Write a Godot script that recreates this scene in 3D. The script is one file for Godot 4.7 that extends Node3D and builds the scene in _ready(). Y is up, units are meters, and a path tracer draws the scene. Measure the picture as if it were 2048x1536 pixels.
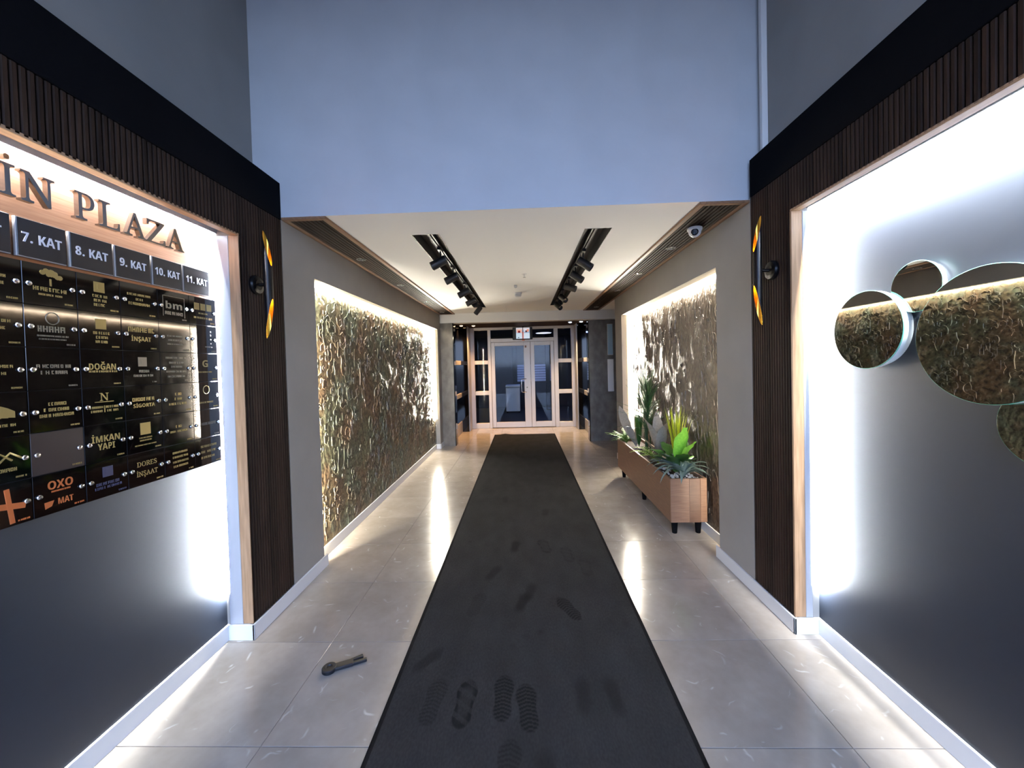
extends Node3D
# Lobby corridor of an office building: two lit recesses near the entrance, two relief panels further in, glass doors at the end.
# y up, metres; the camera stands at x = 0, z = 0 and looks along -z.

const EYE := 1.5558
const CEIL := 2.592
const FRONT := -2.57          # plane where the tall hall ends and the low corridor starts
const DOORZ := -9.58
const E_SKY := 17.5
const E_BAY := 520.0
const E_NICHE := 18.0
const E_UPRIGHT := 34.0
var M := {}
var rng := RandomNumberGenerator.new()
var used := {}
var SANS: Font
var SERIF: Font

func _ready():
	rng.seed = 7
	camera_and_light()
	materials()
	# ---- setting
	floor_and_carpet()
	hall_shell()
	side_walls()
	corridor_ceiling()
	vestibule()
	back_room()
	# ---- things
	for s: int in [-1, 1]:
		bay_frame(s)
		bay_leds(s)
		niche_leds(s)
		relief_panel(s)
		ceiling_strip(s)
		track(s)
		sconce(s)
	sign_board()
	mirrors()
	planter()
	small_things()

# ------------------------------------------------------------------ camera, sky, exposure
func camera_and_light():
	var cam := Camera3D.new()
	cam.name = "camera"
	cam.transform = Transform3D(Basis(Vector3(0.9992543, -0.0259917, -0.0285534), Vector3(0.0253928, 0.9994540, -0.0211394), Vector3(0.0290873, 0.0203986, 0.9993687)), Vector3(0, EYE, 0))
	cam.projection = Camera3D.PROJECTION_FRUSTUM
	cam.keep_aspect = Camera3D.KEEP_HEIGHT
	cam.near = 0.05
	cam.far = 200.0
	cam.size = 0.05 * 1536.0 / 770.0
	cam.frustum_offset = Vector2(0, -0.05 * 21.7124 / 770.0)
	add_child(cam)
	cam.current = true
	var we := WorldEnvironment.new()
	we.name = "environment"
	var e := Environment.new()
	e.background_mode = Environment.BG_SKY
	var sm := ProceduralSkyMaterial.new()      # dusk sky outside the entrance behind the camera
	sm.sky_top_color = Color(0.45, 0.58, 0.82)
	sm.sky_horizon_color = Color(0.68, 0.77, 0.92)
	sm.ground_horizon_color = Color(0.36, 0.42, 0.52)
	sm.ground_bottom_color = Color(0.22, 0.25, 0.32)
	sm.energy_multiplier = E_SKY
	var sky := Sky.new()
	sky.sky_material = sm
	e.sky = sky
	e.tonemap_mode = Environment.TONE_MAPPER_LINEAR
	e.tonemap_exposure = 1.0
	e.sdfgi_enabled = true
	e.ssao_enabled = true
	e.ssil_enabled = true
	we.environment = e
	add_child(we)
	SANS = font("Droid Sans", 700)
	SERIF = font("Droid Serif", 400)

func font(n: String, w: int) -> Font:
	var f := SystemFont.new()
	f.font_names = PackedStringArray([n])
	f.font_weight = w
	return f

# a long thin lamp: area light in front of a glowing strip; c centre, n direction of the light, along its long axis
func strip_light(parent: Node3D, called: String, c: Vector3, n: Vector3, along: Vector3, length: float, width: float, col: Color, energy: float, glow_mat: String):
	n = n.normalized()
	var zed := -n
	var bas := Basis(along.normalized(), zed.cross(along.normalized()), zed)
	var st := mb()
	obox(st, Transform3D(bas, c - n * 0.003), Vector3(length, width, 0.004), 0.0008)
	obj(called, st, M[glow_mat], parent)
	var l := AreaLight3D.new()
	l.name = called + "_light"
	l.area_size = Vector2(length, width)
	l.light_color = col
	l.light_energy = energy
	l.area_normalize_energy = true
	l.shadow_enabled = true
	l.set("area_range", 14.0)
	parent.add_child(l, true)
	l.transform = Transform3D(bas, c + n * 0.001 - parent.position)

# ------------------------------------------------------------------ helpers
func numbered(n: String) -> String:
	var k: int = used.get(n, 0)
	used[n] = k + 1
	return n if k == 0 else "%s_%03d" % [n, k]

func mb() -> SurfaceTool:
	var st := SurfaceTool.new()
	st.begin(Mesh.PRIMITIVE_TRIANGLES)
	return st

func obj(called: String, st: SurfaceTool, m: Material, parent: Node3D = null) -> MeshInstance3D:
	return put(called, st.commit(), m, parent)

func put(called: String, mesh: Mesh, m: Material, parent: Node3D = null) -> MeshInstance3D:
	var o := MeshInstance3D.new()
	o.name = numbered(called) if parent == null else called
	o.mesh = mesh
	o.material_override = m
	o.cast_shadow = GeometryInstance3D.SHADOW_CASTING_SETTING_ON
	if parent == null:
		add_child(o, true)
	else:
		parent.add_child(o, true)
		var p: Node = parent
		var off := Vector3.ZERO
		while p is Node3D and p != self:
			off += (p as Node3D).position
			p = p.get_parent()
		o.position = -off
	return o

func thing(called: String, label: String, category: String, at: Vector3, group := "") -> Node3D:
	var o := Node3D.new()
	o.name = numbered(called)
	o.position = at
	add_child(o, true)
	tag(o, label, category, group)
	return o

func tag(o: Node, label: String, category: String, group := ""):
	o.set_meta("label", label)
	o.set_meta("category", category)
	if group != "":
		o.set_meta("group", group)

func struct(called: String, st: SurfaceTool, m: Material, label: String, category: String) -> MeshInstance3D:
	var o := obj(called, st, m)
	o.set_meta("kind", "structure")
	tag(o, label, category)
	return o

func struct_node(called: String, label: String, category: String, at := Vector3.ZERO) -> Node3D:
	var o := thing(called, label, category, at)
	o.set_meta("kind", "structure")
	return o

# a flat polygon, wound so that its front looks away from 'inside'
func poly(st: SurfaceTool, p: Array, inside: Vector3):
	var c := Vector3.ZERO
	for v in p:
		c += v
	c /= p.size()
	var n: Vector3 = (p[1] - p[0]).cross(p[2] - p[0])
	if n.length() < 1e-12:
		return
	n = n.normalized()
	var flip := n.dot(c - inside) > 0.0
	if not flip:
		n = -n
	st.set_normal(n)
	for k in range(1, p.size() - 1):
		var a: Vector3 = p[0]
		var b: Vector3 = p[k + 1] if flip else p[k]
		var d: Vector3 = p[k] if flip else p[k + 1]
		for v in [a, b, d]:
			st.set_uv(Vector2(v.x, v.y))
			st.add_vertex(v)

func obox(st: SurfaceTool, xf: Transform3D, s: Vector3, b := 0.0):
	var h := s * 0.5
	var o := xf.origin
	var f := func(x, y, z): return xf * Vector3(x, y, z)
	if b <= 0.0:
		for ax in 3:
			for sg in [-1.0, 1.0]:
				var q := []
				for uv in [[-1, -1], [1, -1], [1, 1], [-1, 1]]:
					var v := Vector3.ZERO
					v[ax] = sg * h[ax]
					v[(ax + 1) % 3] = uv[0] * h[(ax + 1) % 3]
					v[(ax + 2) % 3] = uv[1] * h[(ax + 2) % 3]
					q.append(xf * v)
				poly(st, q, o)
		return
	var g := h - Vector3(b, b, b)
	for ax in 3:
		var a1 := (ax + 1) % 3
		var a2 := (ax + 2) % 3
		for sg in [-1.0, 1.0]:
			var q := []
			for uv in [[-1, -1], [1, -1], [1, 1], [-1, 1]]:
				var v := Vector3.ZERO
				v[ax] = sg * h[ax]
				v[a1] = uv[0] * g[a1]
				v[a2] = uv[1] * g[a2]
				q.append(xf * v)
			poly(st, q, o)
		for s1 in [-1.0, 1.0]:
			for s2 in [-1.0, 1.0]:
				var q := []
				for k in [[-1.0, true], [1.0, true], [1.0, false], [-1.0, false]]:
					var v := Vector3.ZERO
					v[ax] = k[0] * g[ax]
					v[a1] = s1 * (h[a1] if k[1] else g[a1])
					v[a2] = s2 * (g[a2] if k[1] else h[a2])
					q.append(xf * v)
				poly(st, q, o)
	for sx in [-1.0, 1.0]:
		for sy in [-1.0, 1.0]:
			for sz in [-1.0, 1.0]:
				poly(st, [f.call(sx * h.x, sy * g.y, sz * g.z), f.call(sx * g.x, sy * h.y, sz * g.z), f.call(sx * g.x, sy * g.y, sz * h.z)], o)

# box between two corners (any order)
func bx(st: SurfaceTool, x0: float, x1: float, y0: float, y1: float, z0: float, z1: float, b := 0.0):
	obox(st, Transform3D(Basis(), Vector3((x0 + x1) / 2, (y0 + y1) / 2, (z0 + z1) / 2)), Vector3(absf(x1 - x0), absf(y1 - y0), absf(z1 - z0)), b)

# surface of revolution round local y; profile of [r, y] from bottom to top
func lathe(st: SurfaceTool, xf: Transform3D, prof: Array, seg := 24):
	for k in range(prof.size() - 1):
		var a: Array = prof[k]
		var b: Array = prof[k + 1]
		var dr: float = b[0] - a[0]
		var dy: float = b[1] - a[1]
		var nl := Vector2(dy, -dr).normalized()
		for i in seg:
			var t0 := TAU * i / seg
			var t1 := TAU * (i + 1) / seg
			var d0 := Vector3(cos(t0), 0, sin(t0))
			var d1 := Vector3(cos(t1), 0, sin(t1))
			var p := [d0 * a[0] + Vector3(0, a[1], 0), d1 * a[0] + Vector3(0, a[1], 0), d1 * b[0] + Vector3(0, b[1], 0), d0 * b[0] + Vector3(0, b[1], 0)]
			var n := [d0 * nl.x + Vector3(0, nl.y, 0), d1 * nl.x + Vector3(0, nl.y, 0), d1 * nl.x + Vector3(0, nl.y, 0), d0 * nl.x + Vector3(0, nl.y, 0)]
			for tri in [[0, 1, 2], [0, 2, 3]]:
				var q0: Vector3 = p[tri[0]]
				var q1: Vector3 = p[tri[1]]
				var q2: Vector3 = p[tri[2]]
				if (q1 - q0).cross(q2 - q0).length() < 1e-12:
					continue
				for m in tri:
					st.set_normal((xf.basis * n[m]).normalized())
					st.set_uv(Vector2(p[m].x, p[m].y))
					st.add_vertex(xf * p[m])

# round bar along points
func tube(st: SurfaceTool, pts: Array, r, seg := 8):
	var rings := []
	for i in pts.size():
		var d: Vector3 = (pts[mini(i + 1, pts.size() - 1)] - pts[maxi(i - 1, 0)]).normalized()
		var side := d.cross(Vector3.UP if absf(d.y) < 0.95 else Vector3.RIGHT).normalized()
		var up := side.cross(d)
		var rr: float = r[i] if r is Array else r
		var ring := []
		for k in seg:
			var t := TAU * k / seg
			var n := side * cos(t) + up * sin(t)
			ring.append([pts[i] + n * rr, n])
		rings.append(ring)
	for i in range(rings.size() - 1):
		for k in seg:
			var k2 := (k + 1) % seg
			for v in [rings[i][k], rings[i][k2], rings[i + 1][k2], rings[i][k], rings[i + 1][k2], rings[i + 1][k]]:
				st.set_normal(v[1])
				st.set_uv(Vector2.ZERO)
				st.add_vertex(v[0])
	for e in [0, rings.size() - 1]:
		var q := []
		for k in seg:
			q.append(rings[e][k][0])
		poly(st, q, pts[1] if e == 0 else pts[pts.size() - 2])

# axis along 'd' for lathe (local y), at 'o'
func along(o: Vector3, d: Vector3) -> Transform3D:
	d = d.normalized()
	var s := d.cross(Vector3.UP if absf(d.y) < 0.95 else Vector3.RIGHT).normalized()
	return Transform3D(Basis(s, d, s.cross(d)), o)

func lettering(called: String, s: String, f: Font, m: Material, parent: Node3D, cap: float, depth: float, c: Vector3, yaw: float, width := -1.0) -> MeshInstance3D:
	var t := TextMesh.new()
	t.text = s
	t.font = f
	t.font_size = 64
	t.pixel_size = cap / 0.714 / 64.0
	t.depth = depth
	t.curve_step = 1.0
	var o := put(called, t, m, parent)
	var box := t.get_aabb()
	var sx := 1.0 if width <= 0.0 else width / box.size.x
	var b := Basis(Vector3.UP, yaw) * Basis.from_scale(Vector3(sx, 1, 1))
	var mid := box.position + box.size * 0.5
	o.transform = Transform3D(b, o.position + c - b * mid)
	return o

# ------------------------------------------------------------------ materials
func sm3(col: Color, rough := 0.6, metal := 0.0) -> StandardMaterial3D:
	var m := StandardMaterial3D.new()
	m.albedo_color = col
	m.roughness = rough
	m.metallic = metal
	return m

func c8(r, g, b) -> Color:
	return Color(r / 255.0, g / 255.0, b / 255.0)

func noise(seed_: int, freq: float, oct := 4, w := 256, h := 256) -> Image:
	var n := FastNoiseLite.new()
	n.seed = seed_
	n.noise_type = FastNoiseLite.TYPE_SIMPLEX_SMOOTH
	n.frequency = freq
	n.fractal_octaves = oct
	return n.get_seamless_image(w, h)

func ramp(im: Image, a: Color, b: Color) -> ImageTexture:
	var o := Image.create(im.get_width(), im.get_height(), false, Image.FORMAT_RGB8)
	for y in im.get_height():
		for x in im.get_width():
			o.set_pixel(x, y, a.lerp(b, im.get_pixel(x, y).r))
	return ImageTexture.create_from_image(o)

func tri(m: StandardMaterial3D, t: Texture2D, scale: Vector3, off := Vector3.ZERO, world := true):
	m.albedo_color = Color.WHITE
	m.albedo_texture = t
	m.uv1_triplanar = true
	m.uv1_world_triplanar = world
	m.uv1_scale = scale
	m.uv1_offset = off

func glow(col: Color, e: float) -> StandardMaterial3D:
	var m := sm3(Color(0.9, 0.9, 0.9), 0.5)
	m.emission_enabled = true
	m.emission = col
	m.emission_energy_multiplier = e
	return m

func leafmat(a: Color, b: Color, seed_: int, rough := 0.45) -> StandardMaterial3D:
	var m := sm3(a, rough)
	tri(m, ramp(noise(seed_, 0.03, 3, 128, 128), a, b), Vector3(9, 9, 9), Vector3.ZERO, false)
	m.cull_mode = BaseMaterial3D.CULL_DISABLED
	m.backlight_enabled = true
	m.backlight = a * 0.5
	return m

func materials():
	var wallpaint := noise(3, 0.02, 3, 128, 128)
	M.hall = sm3(Color.WHITE, 0.75)
	tri(M.hall, ramp(wallpaint, c8(186, 188, 190), c8(194, 196, 198)), Vector3(0.7, 0.7, 0.7))
	M.taupe = sm3(Color.WHITE, 0.7)
	tri(M.taupe, ramp(wallpaint, c8(150, 146, 139), c8(157, 153, 146)), Vector3(0.7, 0.7, 0.7))
	M.upper = sm3(Color.WHITE, 0.7)
	tri(M.upper, ramp(wallpaint, c8(140, 138, 134), c8(147, 145, 141)), Vector3(0.7, 0.7, 0.7))
	M.bay = sm3(Color.WHITE, 0.38)
	tri(M.bay, ramp(noise(11, 0.012, 5, 256, 256), c8(31, 36, 45), c8(36, 41, 50)), Vector3(0.5, 0.5, 0.5))
	M.ceiling = sm3(c8(248, 246, 243), 0.85)
	M.bulk = sm3(c8(222, 219, 212), 0.8)
	M.white = sm3(c8(226, 224, 220), 0.42)
	M.plastic = sm3(c8(232, 231, 228), 0.35)
	M.alu = sm3(c8(196, 188, 178), 0.4, 0.25)
	M.profile = sm3(c8(200, 200, 202), 0.38, 0.35)
	M.black = sm3(c8(9, 9, 12), 0.55)
	M.fascia = sm3(c8(9, 10, 14), 0.8)
	M.fascia.metallic_specular = 0.15
	M.rail = sm3(c8(14, 14, 15), 0.5)
	M.spot = sm3(c8(32, 32, 34), 0.42)
	M.gloss = sm3(c8(6, 6, 8), 0.06)
	M.chrome = sm3(c8(225, 225, 228), 0.14, 1.0)
	M.letter = sm3(c8(150, 146, 142), 0.24, 1.0)
	M.mirror = sm3(c8(205, 208, 206), 0.01, 1.0)
	M.drum = sm3(c8(222, 226, 226), 0.35)
	M.glassedge = sm3(c8(120, 190, 160), 0.12)
	M.acrylic = sm3(c8(5, 4, 5), 0.05)
	M.brownplate = sm3(c8(52, 42, 42), 0.28)
	M.tile_kat = sm3(c8(40, 39, 42), 0.2)
	M.tile_edge = sm3(c8(170, 165, 160), 0.25)
	M.gold = sm3(c8(158, 138, 84), 0.42, 0.45)
	M.orange = sm3(c8(206, 112, 58), 0.45, 0.2)
	M.dullblue = sm3(c8(52, 54, 82), 0.45)
	M.dim = sm3(c8(120, 112, 96), 0.4, 0.3)
	M.print = sm3(c8(238, 238, 242), 0.5)
	M.brass = sm3(c8(214, 168, 62), 0.22, 0.9)
	M.tubeblack = sm3(c8(11, 10, 11), 0.3)
	M.tubeblack.metallic_specular = 0.3
	M.stone = sm3(Color.WHITE, 0.2)
	tri(M.stone, ramp(noise(21, 0.02, 5, 256, 256), c8(96, 92, 86), c8(122, 118, 112)), Vector3(1.1, 0.8, 1.1))
	M.dark = sm3(c8(44, 44, 48), 0.6)
	M.freezer = sm3(c8(208, 214, 222), 0.4)
	M.backwall = sm3(c8(38, 43, 54), 0.8)
	M.rubber = sm3(c8(13, 13, 14), 0.85)
	M.rubber.metallic_specular = 0.15
	M.tool = sm3(c8(18, 18, 21), 0.5)
	M.soil = sm3(c8(58, 46, 36), 0.95)
	M.pebble = sm3(c8(222, 216, 206), 0.6)
	M.lens = sm3(c8(10, 10, 12), 0.05)
	M.glass = sm3(Color(0.25, 0.3, 0.34, 0.012), 0.02)
	M.glass.metallic_specular = 0.22
	M.glass.transparency = BaseMaterial3D.TRANSPARENCY_ALPHA
	# woods: grain along one axis through stretched noise
	var g := noise(31, 0.035, 4, 256, 256)
	var walnut := ramp(g, c8(38, 28, 21), c8(62, 46, 36))
	var oak := ramp(g, c8(156, 121, 88), c8(190, 152, 114))
	var planterwood := ramp(g, c8(122, 88, 64), c8(150, 114, 86))
	for k in 4:
		M["walnut%d" % k] = sm3(Color.WHITE, 0.6)
		M["walnut%d" % k].metallic_specular = 0.22
		tri(M["walnut%d" % k], walnut, Vector3(7, 0.45, 7), Vector3(k * 0.37, k * 0.21, k * 0.13))
		M["walnut%d" % k].albedo_color = Color.WHITE * [1.0, 0.86, 0.94, 0.78][k]
		M["runwood%d" % k] = sm3(Color.WHITE, 0.62)
		M["runwood%d" % k].metallic_specular = 0.2
		tri(M["runwood%d" % k], walnut, Vector3(7, 7, 0.4), Vector3(k * 0.37, k * 0.21, k * 0.13))
		M["runwood%d" % k].albedo_color = Color.WHITE * [1.0, 0.88, 0.95, 0.82][k]
	M.groove = sm3(c8(36, 27, 23), 0.7)
	M.oak_up = sm3(Color.WHITE, 0.42)
	tri(M.oak_up, oak, Vector3(6, 0.4, 6))
	M.oak_run = sm3(Color.WHITE, 0.42)
	tri(M.oak_run, oak, Vector3(6, 6, 0.4))
	M.border = sm3(Color.WHITE, 0.45)
	tri(M.border, ramp(g, c8(120, 86, 60), c8(150, 112, 80)), Vector3(6, 6, 0.4))
	M.plank0 = sm3(Color.WHITE, 0.4)
	tri(M.plank0, planterwood, Vector3(0.6, 7, 0.6))
	M.plank1 = sm3(Color.WHITE, 0.4)
	tri(M.plank1, planterwood, Vector3(0.6, 7, 0.6), Vector3(0.4, 0.3, 0.2))
	M.plank1.albedo_color = Color(0.84, 0.82, 0.82)
	M.copper = sm3(Color.WHITE, 0.3, 0.75)
	tri(M.copper, ramp(noise(41, 0.03, 4, 256, 256), c8(138, 98, 74), c8(164, 122, 94)), Vector3(2, 14, 0.5))
	# lamps
	M.led_cool = glow(c8(240, 248, 255), 6.0)
	M.led_warm = glow(c8(255, 226, 170), 5.0)
	M.lamp_warm = glow(c8(255, 190, 96), 12.0)
	M.down_warm = glow(c8(255, 214, 160), 7.0)
	M.down_cool = glow(c8(225, 234, 255), 7.0)
	M.round_cool = glow(c8(190, 208, 255), 4.0)
	M.blind = glow(c8(60, 92, 170), 0.22)
	# plants
	M.palm = leafmat(c8(46, 84, 38), c8(72, 112, 52), 51)
	M.palmdark = leafmat(c8(34, 62, 36), c8(54, 84, 44), 52)
	M.pale = leafmat(c8(150, 139, 122), c8(172, 162, 144), 53, 0.75)
	M.yellow = leafmat(c8(186, 196, 28), c8(214, 218, 60), 54)
	M.broad = leafmat(c8(110, 170, 52), c8(146, 202, 78), 55, 0.35)
	M.broaddark = leafmat(c8(52, 88, 40), c8(82, 124, 54), 56, 0.35)
	M.greyleaf = leafmat(c8(84, 106, 98), c8(136, 150, 138), 57, 0.4)
	M.lime = leafmat(c8(120, 158, 40), c8(158, 190, 60), 58)
	M.fern = leafmat(c8(70, 116, 34), c8(112, 158, 52), 59)
	tiles_texture()
	carpet_texture()

func tiles_texture():
	var n1 := noise(61, 0.006, 5, 1024, 1024)
	var n2 := noise(62, 0.03, 4, 1024, 1024)
	var im := Image.create(1024, 1024, false, Image.FORMAT_RGB8)
	var a := c8(158, 147, 134)
	var b := c8(182, 171, 158)
	for y in 1024:
		for x in 1024:
			im.set_pixel(x, y, a.lerp(b, clampf(n1.get_pixel(x, y).r * 0.75 + n2.get_pixel(x, y).r * 0.25, 0, 1)))
	var r := RandomNumberGenerator.new()
	r.seed = 5
	for k in 230:      # pale wisps in the stone
		var p := Vector2(r.randf() * 1024, r.randf() * 1024)
		var d := Vector2.from_angle(r.randf() * TAU)
		var ln := r.randi_range(8, 44)
		var wd := r.randf_range(0.6, 3.2)
		var str_ := r.randf_range(0.10, 0.5)
		for i in ln:
			p += d
			d = d.rotated(r.randfn(0, 0.16))
			var fade := sin(PI * i / ln) * str_
			for oy in range(-3, 4):
				for ox in range(-3, 4):
					var q := Vector2i(posmod(int(p.x) + ox, 1024), posmod(int(p.y) + oy, 1024))
					var w := fade * 0.45 * exp(-(ox * ox + oy * oy) / (wd * wd))
					im.set_pixelv(q, im.get_pixelv(q).lerp(c8(232, 228, 222), w))
	var t := ImageTexture.create_from_image(im)
	for k in 4:
		M["tile%d" % k] = sm3(Color.WHITE, 0.15)
		tri(M["tile%d" % k], t, Vector3(0.52, 0.52, 0.52), Vector3(k * 0.29, 0.0, k * 0.37))
		M["tile%d" % k].albedo_color = Color.WHITE * [1.0, 0.97, 0.985, 0.955][k]
	M.grout = sm3(c8(112, 108, 104), 0.9)

const CZ0 := 1.6
const CZ1 := -8.6
func carpet_texture():
	var w := 512
	var h := 2048
	var n1 := noise(71, 0.012, 4, w, h)
	var n2 := noise(72, 0.22, 2, w, h)
	var v := PackedFloat32Array()
	v.resize(w * h)
	for y in h:
		for x in w:
			v[y * w + x] = 1.0 + (n1.get_pixel(x, y).r - 0.5) * 0.22 + (n2.get_pixel(x, y).r - 0.5) * 0.28
	var r := RandomNumberGenerator.new()
	r.seed = 9
	# shoe prints: x, z, turn, strength, kind
	var prints := [[-0.316, -1.72, 0.06, 0.42, 0], [-0.134, -1.75, 0.02, 0.42, 1], [-0.02, -1.70, -0.1, 0.46, 1], [0.247, -1.76, 0.1, 0.2, 2], [0.396, -1.76, -0.05, 0.26, 2], [-0.043, -2.47, 0.3, 0.36, 2], [0.256, -2.40, -0.5, 0.42, 1], [0.008, -2.58, 0.2, 0.26, 2], [-0.266, -2.83, 0.4, 0.26, 2], [-0.108, -3.25, 0.1, 0.32, 2], [0.148, -3.25, -0.2, 0.18, 0], [-0.557, -1.98, 0.7, 0.24, 2], [-0.47, -1.73, 0.1, 0.2, 1], [-0.1, -1.42, 0.1, 0.3, 1], [0.05, -1.4, 0.0, 0.2, 2], [0.33, -3.1, -0.1, 0.14, 0], [0.2, -4.0, 0.1, 0.16, 2], [-0.25, -4.4, 0.0, 0.14, 2], [-0.35, -2.45, 0.2, 0.16, 1], [0.45, -2.9, 0.0, 0.12, 0]]
	for p in prints:
		for gy in range(-34, 35):
			for gx in range(-26, 27):
				var px := int((p[0] + 0.6725) / 1.345 * w) + gx
				var py := int((CZ0 - p[1]) / (CZ0 - CZ1) * h) + gy
				if px < 0 or py < 0 or px >= w or py >= h:
					continue
				var q := Vector2(gx * 1.345 / w, gy * (CZ0 - CZ1) / h).rotated(p[2])
				var wid := 0.054 - 0.012 * cos(q.y / 0.14 * PI * 1.3 + 0.4)
				var d := Vector2(q.x / wid, q.y / 0.135).length()
				if d > 1.0:
					continue
				var k := 0.0
				if p[4] == 0:
					k = (0.25 + 0.75 * smoothstep(0.5, 0.85, d)) * smoothstep(1.0, 0.88, d) * (0.35 + 0.65 * float(sin(q.y * 95.0 + q.x * 60.0) > -0.3))
				elif p[4] == 1:
					k = (0.35 + 0.65 * float(sin(q.y * 310.0 + absf(q.x) * 120.0) > 0.1)) * smoothstep(1.0, 0.85, d)
				else:
					k = smoothstep(1.0, 0.4, d)
				v[py * w + px] *= 1.0 - minf(0.8, p[3] * 1.2) * k
	for k in 60:     # soft stains
		var cx := r.randi_range(20, w - 20)
		var cy := r.randi_range(0, h - 1)
		var rad := r.randi_range(5, 16)
		var s := r.randf_range(0.04, 0.2)
		for gy in range(-rad, rad + 1):
			for gx in range(-rad, rad + 1):
				var px := cx + gx
				var py := cy + gy
				if px < 0 or py < 0 or px >= w or py >= h:
					continue
				v[py * w + px] *= 1.0 - s * maxf(0.0, 1.0 - Vector2(gx, gy * 1.6).length() / rad)
	var im := Image.create(w, h, false, Image.FORMAT_RGB8)
	var base := c8(38, 38, 39)
	for y in h:
		for x in w:
			var e := v[y * w + x]
			im.set_pixel(x, y, Color(base.r * e, base.g * e, base.b * e))
	M.carpet = sm3(Color.WHITE, 1.0)
	M.carpet.albedo_texture = ImageTexture.create_from_image(im)
	M.carpet.metallic_specular = 0.15

# ------------------------------------------------------------------ floor
func floor_and_carpet():
	var fl := struct_node("floor", "polished pale grey stone tile floor with faint white veins", "floor", Vector3(0, 0, -4))
	var st := mb()
	bx(st, -2.6, 2.6, -0.3, -0.004, 2.7, -9.75)
	obj("slab", st, M.grout, fl)
	var xs := [-1.76, -1.13, -0.53, 0.67, 1.272, 1.88, 2.48]   # the strip between -0.53 and 0.67 lies under the carpet
	var n := 0
	for row in range(-6, 14):
		var z0 := -1.535 - row * 0.605
		var z1 := z0 - 0.605
		if z0 > 2.3:
			continue
		for k in range(xs.size() - 1):
			if k == 2 and z1 > -8.4:
				continue
			if xs[k] > 1.7 and (z1 > -5.5 or z0 < -8.0):
				continue
			var lo: float = xs[k] + 0.0012
			var hi: float = xs[k + 1] - 0.0012
			if k == 2:
				lo = -0.5288
			st = mb()
			bx(st, lo, hi, -0.01, 0.0, z0 - 0.0012, z1 + 0.0012, 0.0012)
			obj("floor_tile", st, M["tile%d" % ((n * 7 + row * 3 + k * 5 + 40) % 4)], fl)
			n += 1
	# tile under the carpet's near part, seen only at its edges
	var c := thing("carpet", "long dark grey entrance runner with shoe prints down the middle of the corridor", "carpet", Vector3(0, 0, -4))
	st = mb()
	var W := 0.6725
	var nx := 12
	var nz := 140
	for j in nz:
		for i in nx:
			var q := []
			for d in [[0, 0], [1, 0], [1, 1], [0, 1]]:
				var u := float(i + d[0]) / nx
				var t := float(j + d[1]) / nz
				var x := lerpf(-W + 0.02, W - 0.02, u)
				var z := lerpf(CZ0 - 0.02, CZ1 + 0.0, t)
				var y := 0.0085 + 0.02 * exp(-pow((z - CZ1) / 0.10, 2.0)) * exp(-pow((x + 0.42) / 0.07, 2.0))
				q.append([Vector3(x, y, z), Vector2(u, t)])
			for m in [0, 2, 1, 0, 3, 2]:
				st.set_normal(Vector3.UP)
				st.set_uv(q[m][1])
				st.add_vertex(q[m][0])
	# front lip of the far edge
	obj("pile", st, M.carpet, c)
	st = mb()
	for s: int in [-1, 1]:
		bx(st, s * (W - 0.022), s * W, 0.0, 0.0085, CZ0, CZ1, 0.002)
	bx(st, -W, W, 0.0, 0.0085, CZ0, CZ0 - 0.022, 0.002)
	bx(st, -W, W, 0.0, 0.0082, CZ1 - 0.004, CZ1 + 0.004, 0.001)
	obj("rubber_border", st, M.rubber, c)

# ------------------------------------------------------------------ walls
# per side: face of frame and corridor wall, wall of the lit recess, relief panel, height of the recess, fascia, upper wall
func D(s: int) -> Dictionary:
	if s < 0:
		return {"f": -1.605, "b": -1.758, "n": -1.69, "n0": -2.965, "n1": -7.27, "nt": 2.27, "bt": 2.338, "f0": 2.572, "f1": 2.82, "u": -1.785, "end": -7.5, "bz": -2.165, "side": "left"}
	return {"f": 1.502, "b": 1.634, "n": 1.62, "n0": -3.025, "n1": -5.88, "nt": 2.268, "bt": 2.368, "f0": 2.604, "f1": 2.845, "u": 1.605, "end": -6.27, "bz": -2.19, "side": "right"}

const HALLZ := 2.3
const BAYZ := 0.9
const HALLH := 4.9
func hall_shell():
	# upper wall above the corridor mouth, ceiling of the hall, the wall behind with the glazed entrance
	var st := mb()
	bx(st, -2.3, 1.44, CEIL, HALLH, FRONT, FRONT - 0.3)
	bx(st, 1.44, 2.3, CEIL, HALLH, FRONT - 0.03, FRONT - 0.3)
	struct("wall_back", st, M.hall, "tall blue-lit plaster wall above the corridor opening", "wall")
	st = mb()
	bx(st, -2.4, 2.4, HALLH, HALLH + 0.2, HALLZ + 0.3, FRONT - 0.3)
	struct("ceiling_hall", st, M.hall, "ceiling of the tall entrance hall", "ceiling")
	st = mb()
	bx(st, -2.3, -1.6, 0, HALLH, HALLZ, HALLZ + 0.3)
	bx(st, 1.5, 2.3, 0, HALLH, HALLZ, HALLZ + 0.3)
	bx(st, -1.6, 1.5, 4.1, HALLH, HALLZ, HALLZ + 0.3)
	struct("wall_front", st, M.hall, "entrance wall with a wide opening to the dusk sky", "wall")
	st = mb()
	bx(st, 1.567, 1.6045, 2.845, HALLH, FRONT + 0.001, FRONT + 0.034, 0.004)
	var o := struct("trim_1", st, M.white, "slim white vertical casing in the upper right corner of the hall", "trim")
	o.set_meta("kind", "structure")

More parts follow.
